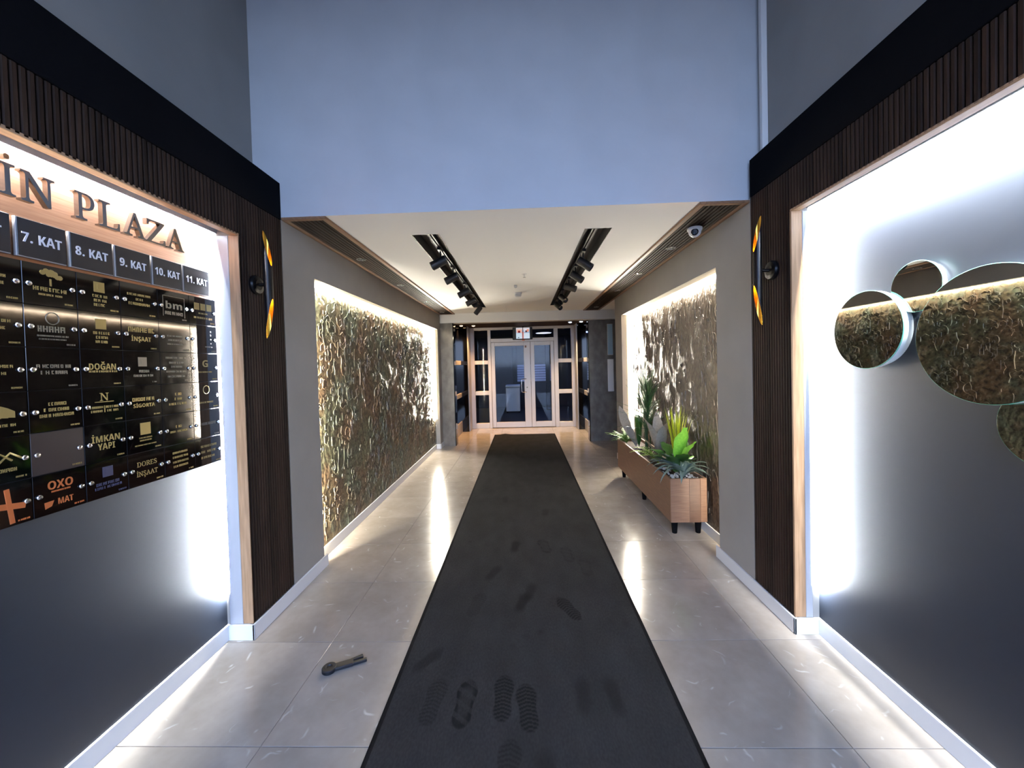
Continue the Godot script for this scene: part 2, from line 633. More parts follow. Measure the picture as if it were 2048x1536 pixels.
func side_walls():
	for s: int in [-1, 1]:
		var d := D(s)
		var out := s * 2.3
		var st := mb()
		bx(st, d.u, out, d.f1, HALLH, HALLZ, FRONT)
		struct("wall_upper_" + d.side, st, M.upper, "grey upper hall wall above the black fascia on the " + d.side, "wall")
		st = mb()
		bx(st, d.b, out, 0, d.bt, BAYZ, d.bz)
		bx(st, d.b + s * 0.001, out, d.bt, d.f1, BAYZ, d.bz)
		var wb := struct("wall_recess_" + d.side, st, M.bay, "", "wall")
		wb.set_meta("label", "painted back wall of the lit recess behind the company plaques" if s < 0 else "painted back wall of the lit recess behind the round mirrors")
		# corridor wall with the opening for the relief panel
		st = mb()
		bx(st, d.f, out, 0, CEIL, FRONT, d.n0)
		bx(st, d.f, out, d.nt, CEIL, d.n0, d.n1)
		bx(st, d.f, out, 0, CEIL, d.n1, d.end)
		bx(st, d.n + s * 0.03, out, 0, d.nt, d.n0, d.n1)
		bx(st, d.f + s * 0.02, out, 0, d.f1, d.bz, FRONT)
		bx(st, d.f + s * 0.02, d.b + s * 0.02, d.bt + 0.11, d.f1, BAYZ, d.bz)
		bx(st, d.f, out, 0, d.f1, HALLZ, BAYZ)
		struct("wall_" + d.side, st, M.taupe, "grey-brown corridor wall on the " + d.side + " round the relief panel", "wall")
		# skirting
		st = mb()
		var t := 0.012
		var h := 0.092
		bx(st, d.b, d.b - s * t, 0, h, BAYZ, d.bz + t, 0.002)
		bx(st, d.f, d.f - s * t, 0, h, HALLZ, BAYZ, 0.002)
		bx(st, d.b, d.f - s * t, 0, h, d.bz, d.bz + t, 0.002)
		bx(st, d.f, d.f - s * t, 0, h, d.bz + t, d.n0 - 0.04, 0.002)
		bx(st, d.n, d.n - s * t, 0, h, d.n0, d.n1, 0.002)
		bx(st, d.n - s * t, d.f, 0, h, d.n1, d.n1 + t, 0.002)
		bx(st, d.f, d.f - s * t, 0, h, d.n1, d.end, 0.002)
		struct("baseboard_" + d.side, st, M.white, "pale skirting board along the " + d.side + " side of the floor", "baseboard")

# fluted dark wood frame round the lit recess, black fascia above it
func bay_frame(s: int):
	var d := D(s)
	var near := -0.7
	var t := thing("fluted_wood_frame", "dark fluted walnut frame round the lit recess with the %s" % ("company plaques" if s < 0 else "round mirrors"), "wall panelling", Vector3(d.f, 0.1, -2.3), "")
	var st := mb()
	bx(st, d.f + s * 0.008, d.f + s * 0.02, 0.092, d.f0, d.bz + 0.001, FRONT)
	bx(st, d.f + s * 0.008, d.f + s * 0.02, d.bt, d.f0, BAYZ, d.bz)
	obj("backing", st, M.groove, t)
	var pitch := 0.0225
	var z := FRONT + 0.004
	var k := 0
	while z < near:
		var z1 := z + 0.0185
		var y0: float = d.bt + 0.001
		if z1 < d.bz + 0.001:
			y0 = 0.094
		st = mb()
		bx(st, d.f + s * 0.009, d.f - s * 0.001, y0, d.f0 - 0.001, z, z1, 0.0035)
		obj("slat", st, M["walnut%d" % [0, 2, 1, 0, 3, 2, 0, 1][(k * 5 + s) % 8]], t)
		z += pitch
		k += 1
	# oak lining of the recess
	st = mb()
	bx(st, d.f - s * 0.001, d.f + s * 0.058, 0.094, d.bt, d.bz - 0.012, d.bz + 0.002, 0.0015)
	obj("side_lining", st, M.oak_up, t)
	st = mb()
	bx(st, d.f - s * 0.001, d.f + s * 0.044, d.bt - 0.002, d.bt + 0.012, BAYZ, d.bz - 0.01, 0.0015)
	obj("top_lining", st, M.oak_run, t)
	t = thing("black_fascia", "matt black fascia board above the fluted frame on the %s" % ("plaque side" if s < 0 else "mirror side"), "fascia", Vector3(d.f, d.f0, FRONT), "")
	st = mb()
	bx(st, d.f - s * 0.002, d.f + s * 0.0185, d.f0, d.f1, BAYZ - 0.001, FRONT + 0.0005, 0.003)
	obj("board", st, M.fascia, t)

# aluminium strips with light diodes round the recess near the entrance: they shine on the wall behind
func bay_leds(s: int):
	var d := D(s)
	var col := c8(240, 247, 255)
	var hh := 0.021 if s < 0 else 0.040      # the strip's distance from the wall
	var which := "company plaques" if s < 0 else "round mirrors"
	for part in 2:
		var t: Node3D
		var st := mb()
		if part == 0:
			t = thing("led_strip_light", "upright light strip in the recess edge beside the %s" % which, "light", Vector3(d.f, 0.1, d.bz))
			bx(st, d.f + s * 0.058, d.b - s * (hh - 0.002), 0.094, d.bt - 0.002, d.bz - 0.004, d.bz + 0.004, 0.0012)
			bx(st, d.f + s * 0.058, d.b - s * (hh + 0.005), 0.094, d.bt - 0.002, d.bz - 0.02, d.bz - 0.004, 0.001)
			obj("aluminium_profile", st, M.profile, t)
			strip_light(t, "glowing_strip", Vector3(d.b - s * hh, (0.25 + d.bt) / 2, d.bz - 0.001), Vector3(s, 0, 0.26 if s < 0 else 0.06), Vector3.UP, d.bt - 0.3, 0.012, col, E_BAY * (1.0 if s < 0 else 0.82), "led_cool")
		else:
			var z1 := 0.6
			t = thing("led_strip_light", "level light strip along the top of the recess over the %s" % which, "light", Vector3(d.f, d.bt, d.bz))
			bx(st, d.b - s * (hh + 0.010), d.b - s * (hh + 0.004), d.bt + 0.012, d.bt + 0.044, z1, d.bz, 0.001)
			bx(st, d.f + s * 0.0215, d.b - s * (hh + 0.010), d.bt + 0.036, d.bt + 0.044, z1, d.bz, 0.001)
			obj("aluminium_profile", st, M.profile, t)
			strip_light(t, "glowing_strip", Vector3(d.b - s * hh, d.bt + 0.024, (z1 + d.bz) / 2), Vector3(s, -0.2 if s < 0 else -0.15, 0), Vector3(0, 0, 1), absf(z1 - d.bz) - 0.03, 0.012, col, E_BAY * (0.16 if s < 0 else 0.42), "led_cool")

# warm strips hidden behind the edges of the relief panels' openings
func niche_leds(s: int):
	var d := D(s)
	var col := c8(255, 246, 228)
	var which := "green-bronze relief panel" if s < 0 else "brown relief panel behind the planter"
	var xf: float = d.n - s * 0.028
	var t := thing("led_strip_light", "warm light strip along the top edge of the %s" % which, "light", Vector3(xf, d.nt, (d.n0 + d.n1) / 2))
	strip_light(t, "glowing_strip", Vector3(xf, d.nt - 0.007, (d.n0 + d.n1) / 2), Vector3(s, -0.05, 0), Vector3(0, 0, 1), absf(d.n1 - d.n0) - 0.04, 0.010, col, E_NICHE * (1.5 if s < 0 else 1.0), "led_warm")
	t = thing("led_strip_light", "upright light strip at the far edge of the %s" % which, "light", Vector3(xf, 0.1, d.n1))
	strip_light(t, "glowing_strip", Vector3(xf, (0.55 + d.nt) / 2, d.n1 + 0.007), Vector3(s * 0.46, 0, 0.89), Vector3.UP, d.nt - 0.58, 0.024, col, E_UPRIGHT * (0.42 if s < 0 else 0.3), "led_warm")
	t = thing("led_strip_light", "upright light strip at the near edge of the %s" % which, "light", Vector3(xf, 0.1, d.n0))
	strip_light(t, "glowing_strip", Vector3(xf, (0.1 + d.nt) / 2, d.n0 - 0.007), Vector3(s * 0.85, 0, -0.53), Vector3.UP, d.nt - 0.15, 0.010, col, E_UPRIGHT * (0.4 if s < 0 else 0.06), "led_warm")

# ------------------------------------------------------------------ relief panels
func relief_panel(s: int):
	var d := D(s)
	var L := absf(d.n1 - d.n0)
	var H: float = d.nt - 0.0
	var w := 1024
	var h := 512
	var fx := w / L
	var na := FastNoiseLite.new()
	na.seed = 100 + s
	na.frequency = 0.006
	na.fractal_octaves = 5
	var nb := FastNoiseLite.new()
	nb.seed = 200 + s
	nb.frequency = 0.012
	nb.fractal_octaves = 4
	var nc := FastNoiseLite.new()
	nc.seed = 300 + s
	nc.frequency = 0.06
	nc.fractal_octaves = 4
	var A := na.get_image(w, h)
	var B := nb.get_image(w, h)
	var C := nc.get_image(w, h)
	var bronze := c8(104, 90, 70)
	var olive := c8(92, 92, 74)
	var pale := c8(150, 145, 130)
	var rust := c8(112, 84, 66)
	var verd := c8(86, 100, 90)
	var dark := c8(46, 41, 33)
	if s > 0:
		olive = c8(104, 94, 82)
		verd = c8(118, 107, 94)
		bronze = c8(102, 90, 78)
		pale = c8(150, 139, 126)
		rust = c8(94, 78, 68)
	var im := Image.create(w, h, false, Image.FORMAT_RGB8)
	for y in h:
		for x in w:
			var a := A.get_pixel(x, y).r
			var b := B.get_pixel(x, y).r
			var c := C.get_pixel(x, y).r
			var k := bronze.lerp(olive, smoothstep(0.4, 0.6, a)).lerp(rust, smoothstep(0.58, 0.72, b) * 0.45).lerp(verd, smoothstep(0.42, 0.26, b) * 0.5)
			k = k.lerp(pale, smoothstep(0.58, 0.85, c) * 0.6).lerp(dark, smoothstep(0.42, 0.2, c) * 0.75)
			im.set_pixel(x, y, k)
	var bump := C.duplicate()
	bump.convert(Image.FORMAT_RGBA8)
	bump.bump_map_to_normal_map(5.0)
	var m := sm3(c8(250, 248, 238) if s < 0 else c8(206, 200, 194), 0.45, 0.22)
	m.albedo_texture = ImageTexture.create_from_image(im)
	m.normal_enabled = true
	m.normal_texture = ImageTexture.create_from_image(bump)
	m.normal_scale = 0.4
	var t := thing("relief_wall_panel", "large green-bronze wall panel embossed with broken ring and letter shapes" if s < 0 else "large brown bark-like embossed wall panel behind the planter", "wall panel", Vector3(d.n, 0.1, (d.n0 + d.n1) / 2))
	var st := mb()
	var nz := 140
	var ny := 70
	var hgt := func(z: float, y: float) -> float:
		return 0.005 * nb.get_noise_2d(z * 240.0, y * 240.0) + (0.0012 if s < 0 else 0.003) * nc.get_noise_2d(z * fx * 0.5, y * fx * (0.5 if s < 0 else 0.18))
	var P := []
	for j in ny + 1:
		var rowp := []
		for i in nz + 1:
			var z := lerpf(d.n0, d.n1, float(i) / nz)
			var y := lerpf(0.0, H, float(j) / ny)
			rowp.append(Vector3(d.n - s * hgt.call(z, y), y, z))
		P.append(rowp)
	st.set_smooth_group(0)
	for j in ny:
		for i in nz:
			var q := [[i, j], [i + 1, j], [i + 1, j + 1], [i, j + 1]]
			var order := [0, 1, 2, 0, 2, 3] if s > 0 else [0, 2, 1, 0, 3, 2]
			for o in order:
				var g: Array = q[o]
				st.set_uv(Vector2(float(g[0]) / nz, 1.0 - float(g[1]) / ny))
				st.add_vertex(P[g[1]][g[0]])
	st.generate_normals()
	st.generate_tangents()
	obj("embossed_sheet", st, m, t)
	# raised strokes: broken rings, part hexagons, bars
	var r := RandomNumberGenerator.new()
	r.seed = 40 + s
	st = mb()
	var count := 1700 if s < 0 else 900
	for k in count:
		var cz := r.randf_range(0.03, L - 0.03)
		var cy := r.randf_range(0.12, H - 0.04)
		if na.get_noise_2d(cz * 260.0, cy * 160.0 + 50.0) < (-0.25 if s < 0 else 0.0):
			continue
		var pts := []
		var kind := r.randf()
		var R := lerpf(0.013, 0.066, pow(r.randf(), 1.5))
		if s > 0 and kind > 0.3:
			kind = 0.9
		if kind < 0.3:
			var a0 := r.randf() * TAU
			var sweep := r.randf_range(2.2, 5.4)
			for i in 9:
				pts.append(Vector2(cos(a0 + sweep * i / 8.0) * R * 0.8, sin(a0 + sweep * i / 8.0) * R))
		elif kind < 0.72:
			var a0 := float(r.randi_range(0, 5)) * PI / 3 + PI / 6
			for i in r.randi_range(3, 6):
				pts.append(Vector2(cos(a0 + PI / 3 * i) * R, sin(a0 + PI / 3 * i) * R))
		elif kind < 0.82:
			pts = [Vector2(0, R), Vector2(0, -R * 0.6), Vector2(R * 0.9, -R * 0.6)]
		else:
			var q := Vector2(0, R * r.randf_range(0.7, 2.2))
			for i in 5:
				pts.append(q)
				q += Vector2(r.randfn(0, 0.009), -R * r.randf_range(0.5, 0.9))
		var wd := r.randf_range(0.0022, 0.0042)
		var ht := r.randf_range(0.003, 0.0055)
		var prev := []
		for i in pts.size():
			var p: Vector2 = pts[i]
			var dd: Vector2 = (pts[mini(i + 1, pts.size() - 1)] - pts[maxi(i - 1, 0)]).normalized()
			var nn := Vector2(-dd.y, dd.x) * wd
			var cross := []
			for e in [[-1.5, -0.002], [-0.5, 1.0], [0.5, 1.0], [1.5, -0.002]]:
				var g: Vector2 = p + nn * e[0]
				var z: float = clampf(cz + g.x, 0.004, L - 0.004)
				var y := clampf(cy + g.y, 0.0, H - 0.012)
				var zz: float = d.n0 - z
				cross.append([Vector3(d.n - s * (hgt.call(zz, y) + (ht * e[1] if e[1] > 0 else -0.002)), y, zz), Vector2(z / L, 1.0 - y / H)])
			if prev.size():
				for e in 3:
					var quad := [prev[e], cross[e], cross[e + 1], prev[e + 1]]
					var n: Vector3 = (quad[1][0] - quad[0][0]).cross(quad[3][0] - quad[0][0])
					var o2 := [0, 1, 2, 0, 2, 3] if n.x * s > 0 else [0, 2, 1, 0, 3, 2]
					if n.x * s > 0:
						n = -n
					st.set_normal(n.normalized())
					for o in o2:
						st.set_uv(quad[o][1])
						st.add_vertex(quad[o][0])
			prev = cross
	var m2: StandardMaterial3D = m.duplicate()
	m2.normal_enabled = false
	m2.roughness = 0.34
	m2.albedo_color = Color.WHITE if s < 0 else c8(200, 198, 195)
	var o := obj("raised_strokes", st, m2, t)
	o.set_meta("kind", "stuff")

# ------------------------------------------------------------------ corridor ceiling
const TR := {-1: [-0.845, -0.628], 1: [0.502, 0.714]}
func corridor_ceiling():
	var st := mb()
	var y1 := CEIL + 0.14
	var e := -9.75
	bx(st, -2.3, TR[-1][0], CEIL, y1, FRONT - 0.3, e)
	bx(st, TR[-1][1], TR[1][0], CEIL, y1, FRONT - 0.3, e)
	bx(st, TR[1][1], 2.6, CEIL, y1, FRONT - 0.3, e)
	for s: int in [-1, 1]:
		bx(st, TR[s][0], TR[s][1], CEIL, y1, FRONT - 0.3, -3.0)
		bx(st, TR[s][0], TR[s][1], CEIL, y1, -6.8, e)
	bx(st, -2.3, 2.6, y1, y1 + 0.1, FRONT - 0.3, e)
	struct("ceiling", st, M.ceiling, "white plaster ceiling of the low corridor", "ceiling")
	st = mb()
	bx(st, -2.3, 1.42, 2.41, CEIL, -7.5, -7.7)
	bx(st, 1.42, 2.6, 2.41, CEIL, -7.56, -7.7)
	struct("ceiling_bulkhead", st, M.bulk, "pale boxed beam across the far end of the corridor ceiling", "beam")
	st = mb()
	bx(st, -1.605, 1.502, CEIL - 0.0005, CEIL + 0.0005, FRONT - 0.001, FRONT - 0.302)
	struct("ceiling_mouth", st, M.ceiling, "white underside of the upper wall at the corridor opening", "ceiling")

func ceiling_strip(s: int):
	var d := D(s)
	var x0: float = d.f
	var x1 := -1.302 if s < 0 else 1.185
	var z1 := -7.49
	var t := thing("slatted_ceiling_strip", "dark slatted wood strip along the %s edge of the white ceiling" % ("left" if s < 0 else "right"), "ceiling strip", Vector3(x0, CEIL, (FRONT + z1) / 2))
	var st := mb()
	var bw := 0.034
	bx(st, x0, x0 - s * bw, CEIL - 0.018, CEIL, FRONT, z1, 0.002)
	bx(st, x1, x1 + s * bw, CEIL - 0.018, CEIL, FRONT, z1, 0.002)
	bx(st, x0 - s * bw, x1 + s * bw, CEIL - 0.018, CEIL, FRONT, FRONT - bw, 0.002)
	bx(st, x0 - s * bw, x1 + s * bw, CEIL - 0.018, CEIL, z1 + bw, z1, 0.002)
	obj("border", st, M.border, t)
	st = mb()
	bx(st, x0 - s * bw, x1 + s * bw, CEIL - 0.003, CEIL, FRONT - bw, z1 + bw)
	obj("backing", st, M.groove, t)
	var n := 8
	var span := absf(x1 - x0) - 2 * bw
	for k in n:
		st = mb()
		var c: float = x0 - s * (bw + span * (k + 0.5) / n)
		bx(st, c - span / n * 0.36, c + span / n * 0.36, CEIL - 0.015, CEIL - 0.003, FRONT - bw, z1 + bw, 0.003)
		obj("slat", st, M["runwood%d" % (k * 3 % 4)], t)
	var zs := [-3.56, -4.71, -5.97, -7.12] if s < 0 else [-3.54, -4.52, -5.51, -7.05]
	var names := ["nearest the hall", "second from the hall", "third from the hall", "furthest from the hall"]
	for k in 4:
		var x := -1.478 if s < 0 else 1.36
		var o := thing("recessed_downlight", "small unlit chrome downlight in the %s wood ceiling strip, %s" % ["left" if s < 0 else "right", names[k]], "downlight", Vector3(x, CEIL - 0.015, zs[k]), "unlit downlights in the wood strips")
		var a := Transform3D(Basis(), Vector3(x, CEIL - 0.015, zs[k]))
		st = mb()
		lathe(st, a, [[0.030, 0.0], [0.032, -0.004], [0.042, -0.005], [0.045, -0.002], [0.045, 0.002]], 24)
		obj("ring", st, M.chrome, o)
		st = mb()
		lathe(st, a, [[0.0, -0.002], [0.010, -0.0025], [0.024, 0.001], [0.031, 0.0005]], 20)
		obj("reflector", st, M.chrome, o)

func track(s: int):
	var x0: float = TR[s][0]
	var x1: float = TR[s][1]
	var xc := (x0 + x1) / 2
	var t := thing("track_light_recess", "black ceiling trough with a %s" % ("spotlight rail on the plaque side" if s < 0 else "spotlight rail on the mirror side"), "lighting track", Vector3(xc, CEIL, -4.9))
	var st := mb()
	bx(st, x0, x1, CEIL + 0.09, CEIL + 0.1, -3.0, -6.8)
	bx(st, x0, x0 + 0.006, CEIL - 0.001, CEIL + 0.09, -3.0, -6.8)
	bx(st, x1 - 0.006, x1, CEIL - 0.001, CEIL + 0.09, -3.0, -6.8)
	bx(st, x0 + 0.006, x1 - 0.006, CEIL - 0.001, CEIL + 0.09, -3.0, -3.006)
	bx(st, x0 + 0.006, x1 - 0.006, CEIL - 0.001, CEIL + 0.09, -6.794, -6.8)
	obj("trough", st, M.black, t)
	st = mb()
	bx(st, xc - 0.018, xc - 0.006, CEIL + 0.055, CEIL + 0.09, -3.08, -6.72, 0.001)
	bx(st, xc + 0.006, xc + 0.018, CEIL + 0.055, CEIL + 0.09, -3.08, -6.72, 0.001)
	bx(st, xc - 0.018, xc + 0.018, CEIL + 0.08, CEIL + 0.09, -3.08, -6.72, 0.001)
	obj("rail", st, M.rail, t)
	st = mb()
	for g in [-0.004, 0.004]:
		bx(st, xc + g - 0.0012, xc + g + 0.0012, CEIL + 0.07, CEIL + 0.08, -3.1, -6.7)
	obj("conductor", st, M.brass, t)
	var zs := [-3.56, -4.2, -5.05, -5.76, -6.6] if s < 0 else [-3.76, -4.31, -4.93, -5.7, -6.45]
	var names := ["nearest the hall", "second from the hall", "middle one of five", "fourth from the hall", "furthest from the hall"]
	for k in 5:
		var o := thing("track_spotlight", "black cylindrical spotlight on the %s ceiling track, %s" % ["left" if s < 0 else "right", names[k]], "spotlight", Vector3(xc, CEIL + 0.055, zs[k]), "spotlights on the ceiling tracks")
		var dir := Vector3(-0.86, -0.46, 0.16) if s < 0 else Vector3(0.80, -0.60, 0.22)
		if s > 0 and k == 2:
			dir = Vector3(0.85, -0.35, 0.3)
		if s > 0 and k >= 3:
			dir = Vector3(0.42, -0.55, 0.75)
		if s < 0 and k == 4:
			dir = Vector3(-0.6, -0.78, 0.2)
		dir = dir.normalized()
		var piv := Vector3(xc - 0.01 * s, CEIL - 0.06, zs[k])
		st = mb()
		bx(st, xc - 0.017, xc + 0.017, CEIL + 0.03, CEIL + 0.056, zs[k] - 0.06, zs[k] + 0.06, 0.002)
		obj("adapter", st, M.rail, o)
		st = mb()
		tube(st, [Vector3(xc, CEIL + 0.031, zs[k]), Vector3(xc, CEIL - 0.02, zs[k]), piv], 0.008, 8)
		obj("stem", st, M.rail, o)
		st = mb()
		var a := along(piv + dir * 0.03, dir)
		lathe(st, a, [[0.0, -0.075], [0.038, -0.075], [0.041, -0.072], [0.041, 0.074], [0.039, 0.077], [0.034, 0.077], [0.031, 0.05], [0.0, 0.048]], 28)
		obj("housing", st, M.spot, o)
		st = mb()
		lathe(st, a, [[0.0, 0.056], [0.016, 0.054], [0.030, 0.0515]], 20)
		obj("lens", st, M.chrome, o)

# ------------------------------------------------------------------ far vestibule
func vestibule():
	var st := mb()
	# stone pillars either side
	bx(st, -2.3, -1.36, 0, CEIL - 0.18, -7.5, -7.68)
	struct("pillar_1", st, M.stone, "polished grey stone pier at the far left end of the corridor", "pillar")
	st = mb()
	bx(st, 1.315, 1.40, 0, CEIL - 0.18, -7.70, -7.86)
	bx(st, 1.40, 2.6, 0, CEIL - 0.18, -7.74, -7.86)
	struct("pillar_2", st, M.stone, "polished grey stone pier at the far right end of the corridor", "pillar")
	# side opening on the right between the corridor wall and the pier
	st = mb()
	bx(st, 2.5, 2.6, 0, CEIL, -6.27, -7.9)
	bx(st, 1.53, 2.6, 0, CEIL, -6.1, -6.269)
	struct("wall_alcove", st, M.taupe, "shaded wall of the side opening beyond the planter", "wall")
	var yS := 2.505
	st = mb()
	bx(st, -1.6, 1.6, yS, CEIL, -7.7, DOORZ + 0.0)
	struct("ceiling_vestibule", st, M.runwood0, "dark wood ceiling over the glass doors", "ceiling")
	for s: int in [-1, 1]:
		var xs := -1.50 if s < 0 else 1.455
		st = mb()
		bx(st, xs, s * 2.3, 0, yS, -7.86 if s > 0 else -7.68, DOORZ - 0.1)
		struct("wall_vestibule_" + ("left" if s < 0 else "right"), st, M.dark, "dark side wall of the door vestibule on the " + ("left" if s < 0 else "right"), "wall")
		# glazed black panel with beige rails on that wall
		var w := struct_node("window_%d" % (1 if s < 0 else 2), "dark glass side panel with beige rails in the vestibule's %s wall" % ("left" if s < 0 else "right"), "window", Vector3(xs, 0, -8.5))
		st = mb()
		bx(st, xs - s * 0.0, xs - s * 0.012, 0.26, yS, -7.9, -9.1, 0.001)
		obj("pane", st, M.gloss, w)
		for y in [[0.0, 0.26], [0.83, 0.93], [1.595, 1.69]]:
			st = mb()
			bx(st, xs, xs - s * 0.03, y[0], y[1], -7.9, -9.1, 0.003)
			obj("rail", st, M.alu, w)
		st = mb()
		var xa := -1.49 if s < 0 else 1.445
		var xb := -1.315 if s < 0 else 1.29
		bx(st, xa, xb, 0, yS, -9.1, -9.14, 0.002)
		struct("trim_%d" % (2 if s < 0 else 3), st, M.gloss, "polished black upright panel beside the glass doors on the " + ("left" if s < 0 else "right"), "trim")
		st = mb()
		bx(st, xb - s * 0.02, xb, 0, yS, -9.145, DOORZ + 0.05, 0.003)
		struct("trim_%d" % (4 if s < 0 else 5), st, M.alu, "beige metal return beside the glass doors on the " + ("left" if s < 0 else "right"), "trim")
		# black edge strip on the pier
		st = mb()
		var zp := -7.682 if s < 0 else -7.862
		bx(st, (-1.36 if s < 0 else 1.315), (-1.345 if s < 0 else 1.300), 0, CEIL - 0.181, zp + 0.17, zp - 0.02, 0.002)
		struct("trim_%d" % (6 if s < 0 else 7), st, M.gloss, "thin black edge strip on the stone pier on the " + ("left" if s < 0 else "right"), "trim")
	# front of the glass doors
	var z := DOORZ
	var d := struct_node("door_1", "beige metal framed double glass doors with side lights and transom", "door", Vector3(0, 0, z))
	var bars := [
		[-1.315, -1.20, 0, 2.505], [1.20, 1.29, 0, 2.505],               # outer posts
		[-0.865, -0.79, 0, 2.44], [0.775, 0.875, 0, 2.44],               # mullions
		[-1.20, 1.20, 2.44, 2.505],                                    # head
		[-0.79, 0.775, 2.135, 2.225],                                  # transom rail
	]
	for y in [[0.0, 0.13], [0.83, 0.93], [1.595, 1.69]]:
		bars.append([-1.20, -0.865, y[0], y[1]])
		bars.append([0.875, 1.20, y[0], y[1]])
	for b in bars:
		st = mb()
		bx(st, b[0], b[1], b[2], b[3], z + 0.03, z - 0.04, 0.004)
		obj("frame_bar", st, M.alu, d)
	for p in [[-1.20, -0.865, 0.13, 0.83], [-1.20, -0.865, 0.93, 1.595], [-1.20, -0.865, 1.69, 2.44], [0.875, 1.20, 0.13, 0.83], [0.875, 1.20, 0.93, 1.595], [0.875, 1.20, 1.69, 2.44], [-0.79, 0.775, 2.225, 2.44]]:
		st = mb()
		bx(st, p[0], p[1], p[2], p[3], z - 0.002, z - 0.008)
		obj("pane", st, M.glass, d)
	for lf in [[-0.785, 0.186, -0.693, 0.025], [0.192, 0.77, 0.288, 0.687]]:
		st = mb()
		bx(st, lf[0], lf[2], 0.012, 2.13, z + 0.024, z - 0.03, 0.004)
		bx(st, lf[3], lf[1], 0.012, 2.13, z + 0.024, z - 0.03, 0.004)
		bx(st, lf[2], lf[3], 0.012, 0.147, z + 0.024, z - 0.03, 0.004)
		bx(st, lf[2], lf[3], 2.04, 2.13, z + 0.024, z - 0.03, 0.004)
		var leaf := obj("door_leaf", st, M.alu, d)
		st = mb()
		bx(st, lf[2], lf[3], 0.147, 2.04, z - 0.002, z - 0.008)
		obj("pane", st, M.glass, leaf)
		if lf[0] < 0:
			st = mb()
			tube(st, [Vector3(0.075, 1.21, z + 0.024), Vector3(0.06, 1.21, z + 0.055), Vector3(-0.02, 1.21, z + 0.075), Vector3(-0.045, 1.195, z + 0.08), Vector3(-0.05, 1.04, z + 0.08), Vector3(-0.045, 0.90, z + 0.08), Vector3(-0.02, 0.885, z + 0.075), Vector3(0.06, 0.885, z + 0.055), Vector3(0.075, 0.885, z + 0.024)], 0.011, 8)
			obj("handle", st, M.chrome, leaf)
			st = mb()
			lathe(st, along(Vector3(0.09, 1.0, z + 0.023), Vector3(0, 0, 1)), [[0.016, 0.0], [0.016, 0.008], [0.012, 0.011], [0.0, 0.011]], 16)
			obj("lock_cylinder", st, M.dim, leaf)
			st = mb()
			bx(st, 0.055, 0.095, 1.985, 2.04, z + 0.024, z + 0.036, 0.003)
			obj("lock_plate", st, M.border, leaf)
	# lit downlights
	for p in [[-1.40, -8.86, "outer left"], [-1.13, -8.95, "inner left"], [1.09, -8.78, "inner right"], [1.33, -8.72, "outer right"]]:
		var warm: bool = p[0] < 0
		var o := thing("vestibule_downlight", "lit %s round downlight in the wood ceiling by the glass doors, %s one" % ["warm" if warm else "bright white", p[2]], "downlight", Vector3(p[0], yS, p[1]), "lit downlights by the doors")
		var a := Transform3D(Basis(), Vector3(p[0], yS, p[1]))
		st = mb()
		lathe(st, a, [[0.036, 0.0], [0.038, -0.008], [0.050, -0.009], [0.054, -0.004], [0.054, 0.0]], 24)
		obj("ring", st, M.chrome, o)
		st = mb()
		lathe(st, a, [[0.0, -0.024], [0.020, -0.022], [0.034, -0.014], [0.037, -0.004]], 20)
		obj("glowing_disc", st, M.down_warm if warm else M.down_cool, o)
		var l := SpotLight3D.new()
		l.name = "downlight_lamp"
		l.light_color = c8(255, 196, 128) if warm else c8(255, 220, 176)
		l.light_energy = 5.0
		l.light_size = 0.035
		l.spot_angle = 50.0
		l.spot_range = 14.0
		l.spot_attenuation = 2.0
		l.shadow_enabled = true
		o.add_child(l, true)
		l.position = Vector3(0, -0.02, 0)
		l.rotation = Vector3(-PI / 2, 0, 0)
	# hanging monitor
	var mon := thing("hanging_monitor", "small black monitor showing camera pictures, hung above the glass doors", "monitor", Vector3(0.01, yS, z + 0.12))
	st = mb()
	bx(st, -0.235, 0.25, 2.18, 2.482, z + 0.09, z + 0.13, 0.006)
	obj("case", st, M.rail, mon)
	st = mb()
	tube(st, [Vector3(0.02, yS, z + 0.07), Vector3(0.02, 2.42, z + 0.07), Vector3(0.02, 2.38, z + 0.095)], 0.014, 8)
	obj("bracket", st, M.rail, mon)
	st = mb()
	bx(st, -0.01, 0.06, 2.155, 2.185, z + 0.09, z + 0.12, 0.004)
	obj("logo_tab", st, M.orange, mon)
	var im := Image.create(64, 52, false, Image.FORMAT_RGB8)
	im.fill(c8(150, 172, 196))
	im.fill_rect(Rect2i(0, 0, 64, 12), c8(206, 200, 204))
	im.fill_rect(Rect2i(3, 8, 24, 16), c8(238, 178, 156))
	im.fill_rect(Rect2i(9, 14, 11, 10), c8(122, 30, 26))
	im.fill_rect(Rect2i(38, 6, 22, 14), c8(214, 214, 226))
	im.fill_rect(Rect2i(50, 8, 10, 12), c8(230, 150, 120))
	im.fill_rect(Rect2i(43, 14, 9, 8), c8(92, 40, 40))
	im.fill_rect(Rect2i(0, 26, 28, 26), c8(192, 208, 218))
	im.fill_rect(Rect2i(36, 26, 28, 26), c8(198, 210, 220))
	im.fill_rect(Rect2i(28, 20, 8, 32), c8(222, 120, 90))
	im.fill_rect(Rect2i(30, 0, 3, 52), c8(70, 40, 44))
	im.fill_rect(Rect2i(8, 44, 7, 5), c8(110, 120, 130))
	var scm := sm3(Color.BLACK, 0.2)
	scm.emission_enabled = true
	scm.emission = Color.WHITE
	scm.emission_operator = BaseMaterial3D.EMISSION_OP_MULTIPLY
	scm.emission_texture = ImageTexture.create_from_image(im)
	scm.emission_energy_multiplier = 1.0
	var qm := QuadMesh.new()
	qm.size = Vector2(0.334, 0.268)
	var sc := put("screen", qm, scm, mon)
